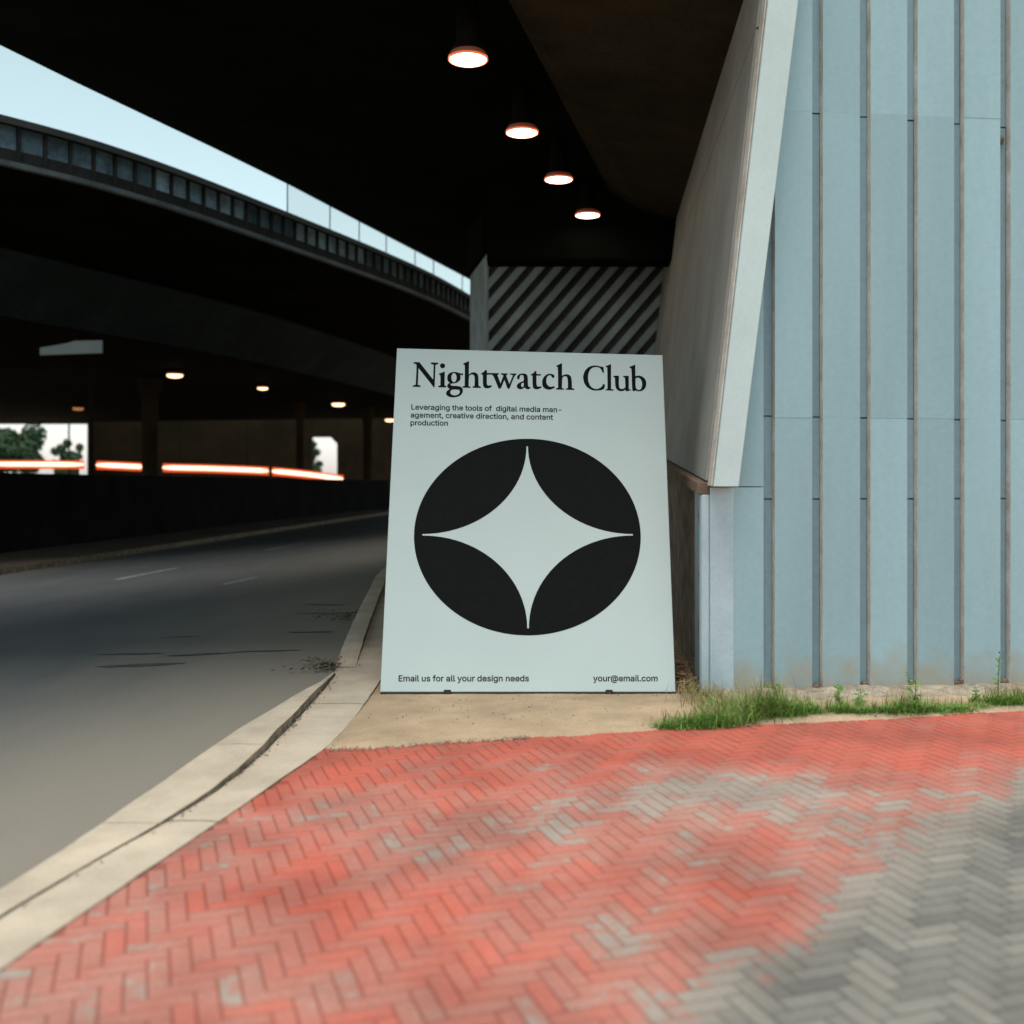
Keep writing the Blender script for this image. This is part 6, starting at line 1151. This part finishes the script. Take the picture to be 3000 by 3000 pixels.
# ================================================================== THE LEANING SIGN
BL, BR = Vector((-.906, 7.28, .034)), Vector((1.125, 7.28, .034))
SU = Vector((1, 0, 0)); SV = (Vector((-.906, 8.107, 2.485)) - Vector((-.906, 7.28, .012))).normalized()
SN = SU.cross(SV)                                       # towards the camera
B0 = Vector((-.906, 7.28, .012))
def sp_(u, v, n=0.0): return B0 + SU * u + SV * v + SN * n
sign = empty("leaning_poster_sign", (0.11, 7.3, 0.03), "large white poster board with black star emblem leaning back on the sandy verge", "sign")
board = prism("board", [sp_(0, .012), sp_(2.03, .012), sp_(2.0545, 2.550), sp_(.0265, 2.6075)], -SN * .035, M["board"], sign, .003)
prism("bottom_rail", [sp_(.002, -.006, -.004), sp_(2.028, -.006, -.004), sp_(2.028, .0105, -.004), sp_(.002, .0105, -.004)], -SN * .03, M["clip"], sign)
for u in (.462, 1.573):
    prism("foot_clip", [sp_(u - .027, -.008, .006), sp_(u + .027, -.008, .006), sp_(u + .024, .026, .006), sp_(u - .024, .026, .006)], -SN * .045, M["clip"], sign, .003)
for u in (.35, 1.68):                                   # folding struts that hold the board up from behind
    a, b = sp_(u, 1.9, -.05), Vector((B0.x + u, 9.15, .0))
    bm = bmesh.new(); add_tube(bm, [a, b], .018, 8); from_bm("rear_strut", bm, M["metal"], sign)

def outline_mesh(name, contours, mat, parent, lift=.0012, bold=0.0):
    cu = bpy.data.curves.new(name, 'CURVE'); cu.dimensions = '2D'; cu.fill_mode = 'BOTH'; cu.offset = bold
    for c in contours:
        s_ = cu.splines.new('POLY'); s_.points.add(len(c) - 1); s_.use_cyclic_u = True
        for p_, (u, v) in zip(s_.points, c): p_.co = (u, v, 0, 1)
    tmp = bpy.data.objects.new("outline", cu); scene.collection.objects.link(tmp)
    bpy.context.view_layer.update()
    me = bpy.data.meshes.new_from_object(tmp.evaluated_get(bpy.context.evaluated_depsgraph_get()))
    bpy.data.objects.remove(tmp); bpy.data.curves.remove(cu)
    for v in me.vertices: v.co = sp_(v.co.x, v.co.y, lift)
    me.materials.clear(); me.materials.append(mat); me.name = name
    o = bpy.data.objects.new(name, me); link(o, parent); o.matrix_parent_inverse = parent.matrix_basis.inverted()
    if "line" in name or "footer" in name: o["kind"] = "stuff"   # letters too small to pick apart
    return o
def parse(txt):
    out = []
    for ln in txt.split("\n"):
        w = [int(q_) / 5000 for q_ in ln.split()]
        out.append(list(zip(w[::2], w[1::2])))
    return out
outline_mesh("title_lettering", parse(TITLE), M["black"], board)
for txt in (TAG_A, TAG_B, TAG_C):
    outline_mesh("tagline_lettering", parse(txt), M["black"], board, bold=.0012)
outline_mesh("footer_lettering", parse(FOOT_A), M["black"], board, bold=.0012)
outline_mesh("footer_lettering", parse(FOOT_B), M["black"], board, bold=.0012)
# emblem: black oval with a white four-pointed star left open
oc = (1.0167, 1.1346); orx, ory = .8166, .7333
oval = [(oc[0] + orx * math.cos(2 * math.pi * i / 160), oc[1] + ory * math.sin(2 * math.pi * i / 160)) for i in range(160)]
st = (1.0185, 1.130); sx, sy = .7585, .678
star = []; tipw = .0055
for qx, qy in ((1, 1), (-1, 1), (-1, -1), (1, -1)):
    for i in range(25):
        t = i / 24 * math.pi / 2
        t = t if qx * qy > 0 else math.pi / 2 - t
        # quarter ellipse about the corner (qx*sx, qy*sy): from the side tip to the upright tip
        x = sx - (sx - tipw) * math.sin(t); y = sy - (sy - tipw) * math.cos(t)
        star.append((st[0] + qx * x, st[1] + qy * y))
outline_mesh("emblem", [oval, star], M["black"], board)

# ================================================================== SMALL GROWTH AND LITTER
def blade(bm, p, h, lean, az_, w):
    d = Vector((math.cos(az_), math.sin(az_), 0)); s_ = Vector((-d.y, d.x, 0)) * w
    a, b = bm.verts.new(p - s_), bm.verts.new(p + s_)
    m1 = p + d * lean * .3 + Vector((0, 0, h * .6)); c, e = bm.verts.new(m1 - s_ * .7), bm.verts.new(m1 + s_ * .7)
    tip = bm.verts.new(p + d * lean + Vector((0, 0, h)))
    bm.faces.new((a, b, e, c)); bm.faces.new((c, e, tip))
def raw(name, bm, mat, parent=None):
    me = bpy.data.meshes.new(name); bm.to_mesh(me); bm.free(); me.materials.append(mat)
    o = bpy.data.objects.new(name, me); link(o, parent)
    if parent: o.matrix_parent_inverse = parent.matrix_basis.inverted()
    return o
gb, db = bmesh.new(), bmesh.new()
# tufts: x, y, spread x, spread y, blades, height
tufts = [(.93, 6.26, .10, .05, 260, .06), (1.08, 6.30, .14, .07, 520, .09), (1.22, 6.33, .12, .07, 560, .12), (1.38, 6.45, .12, .10, 560, .13), (1.50, 6.55, .13, .11, 620, .17),
         (1.62, 6.58, .10, .11, 560, .21), (1.74, 6.58, .10, .08, 360, .12), (1.86, 6.62, .07, .06, 240, .12), (1.30, 6.62, .12, .14, 240, .14),
         (2.05, 6.62, .07, .05, 220, .12), (2.18, 6.60, .09, .05, 320, .08), (2.36, 6.62, .11, .05, 380, .09), (2.50, 6.66, .10, .06, 380, .13), (2.62, 6.66, .12, .05, 360, .08), (2.80, 6.70, .12, .05, 340, .07),
         (2.98, 6.78, .12, .05, 260, .06), (3.16, 6.86, .10, .06, 420, .11), (3.32, 6.88, .12, .06, 420, .12), (3.5, 6.95, .14, .06, 360, .10), (3.9, 7.0, .2, .06, 360, .10), (4.4, 7.05, .2, .06, 300, .09)]
for x, y, sx_, sy_, n, h in tufts:
    for k in range(int(n * 1.5)):
        p = Vector((random.gauss(x, sx_ * .5), random.gauss(y, sy_ * .5), .018))
        blade(gb, p, h * random.uniform(.2, .95) * random.uniform(.6, 1), random.uniform(.3, 1.2) * h, random.uniform(0, 6.28), random.uniform(.0016, .0034))
    for k in range(int(n * .3)):
        p = Vector((random.gauss(x, sx_ * .7), random.gauss(y + .05, sy_ * .7), .018))
        blade(db, p, h * random.uniform(.5, 1.4), random.uniform(.3, 1.0) * h, random.uniform(0, 6.28), random.uniform(.0014, .0026))
for k in range(260):                                   # dry stalks by the corner
    p = Vector((random.gauss(1.28, .10), random.gauss(6.95, .12), .02))
    blade(db, p, random.uniform(.05, .17), random.uniform(.02, .12), random.uniform(0, 6.28), .0022)
o = raw("grass", gb, M["grass"]); tag(o, "green grass tufts along the foot of the panel wall", "grass", kind="stuff")
o = raw("dry_grass", db, M["dry_grass"]); tag(o, "dry straw-coloured grass at the corner of the abutment", "grass", kind="stuff")

def weed(x, y, h, n, label, size=.022):
    t = empty("weed", (x, y, .02), label, "plant", "weeds at the foot of the panel wall")
    bm = bmesh.new(); stems = []
    for k in range(3):
        a = random.uniform(0, 6.28); l_ = random.uniform(.01, .05)
        hh = h * random.uniform(.65, 1)
        pts = [Vector((x, y, .015)), Vector((x + math.cos(a) * l_ * .4, y + math.sin(a) * l_ * .4, hh * .5)), Vector((x + math.cos(a) * l_, y + math.sin(a) * l_, hh))]
        stems.append(pts); add_tube(bm, pts, [.003, .002, .001], 5)
    raw("stem", bm, M["weed"], t)
    bm = bmesh.new()
    for k in range(n):
        pts = random.choice(stems); f = random.random() ** .8
        p = pts[0].lerp(pts[1], f * 2) if f < .5 else pts[1].lerp(pts[2], f * 2 - 1)
        a = random.uniform(0, 6.28); d = Vector((math.cos(a), math.sin(a), random.uniform(-.1, .6))).normalized()
        b = d.orthogonal().normalized(); sz = size * random.uniform(.6, 1.4) * (1.15 - .6 * f)
        bm.faces.new([bm.verts.new(p), bm.verts.new(p + d * sz + b * sz * .42), bm.verts.new(p + d * sz * 2), bm.verts.new(p + d * sz - b * sz * .42)])
    raw("foliage", bm, M["weed"], t)
weed(2.08, 6.72, .22, 60, "bushy weed on the footing at the second panel joint")
weed(2.20, 6.74, .16, 40, "short weed just right of the bushy weed on the footing")
weed(2.56, 6.74, .26, 60, "tall feathery weed before the third full panel")
weed(3.02, 6.90, .15, 50, "low round weed left of the bare tall stalk")
weed(3.17, 6.92, .36, 26, "tallest thin weed with a bare stalk near the right edge")
weed(1.62, 6.62, .24, 50, "weed standing up in the thick grass near the corner")

def litter(name, spots, mat, label, size):
    bm = bmesh.new()
    for x, y, sx_, sy_, n, hz in spots:
        for k in range(n):
            p = Vector((random.gauss(x, sx_), random.gauss(y, sy_), .034 + abs(random.gauss(0, hz))))
            a = random.uniform(0, 6.28); d = Vector((math.cos(a), math.sin(a), random.uniform(-.25, .25))); b = Vector((-d.y, d.x, random.uniform(-.5, .5)))
            sz = size * random.uniform(.4, 1.5)
            bm.faces.new([bm.verts.new(p - d * sz), bm.verts.new(p + b * sz * .3 + Vector((0, 0, sz * .2))), bm.verts.new(p + d * sz), bm.verts.new(p - b * sz * .3)])
    o = raw(name, bm, mat); tag(o, label, "litter", kind="stuff")
litter("dry_litter", [(1.20, 7.55, .05, .2, 260, .03), (1.22, 7.9, .07, .3, 320, .05), (1.27, 7.3, .03, .06, 60, .015)], M["straw"], "dry leaves and straw heaped between sign and abutment", .028)
for o_ in ("leaf_litter",):
    litter("leaf_litter", [(-1.42, 8.25, .05, .06, 80, .012), (-1.52, 8.4, .10, .07, 60, .008), (-1.50, 8.15, .14, .06, 70, .004), (-1.72, 11.1, .07, .2, 80, .012), (-1.9, 11.2, .12, .22, 60, .004), (-1.55, 13.3, .05, .3, 120, .02)], M["leaf_litter"], "dark leaf litter gathered where the kerb ends", .022)
rr = bmesh.new()
for k in range(240):                                   # grit along the kerb foot and on the verge
    if k < 150:
        y = random.uniform(3.2, 7.9); x = lerp3(kr, y) + abs(random.gauss(0, .02)) - .004; z = .028
    else:
        x, y = random.uniform(-.9, 1.2), random.uniform(6.3, 7.2); z = .034
    bmesh.ops.create_icosphere(rr, subdivisions=1, radius=random.uniform(.002, .006), matrix=Matrix.Translation((x, y, z)))
for k in range(420):                                   # gravel washed up where the sand meets the pavers
    x = random.uniform(-1.0, .1); y = sand_edge(x) + abs(random.gauss(.02, .08)) * (1 - max(0, x + .2) * 2)
    bmesh.ops.create_icosphere(rr, subdivisions=1, radius=random.uniform(.002, .006), matrix=Matrix.Translation((x, y, .022)))
o = raw("grit", rr, M["gravel"]); tag(o, "scattered grit and small stones along the kerb joint", "grit", kind="stuff")

scene.cycles.use_denoising = True
scene.cycles.max_bounces = 8
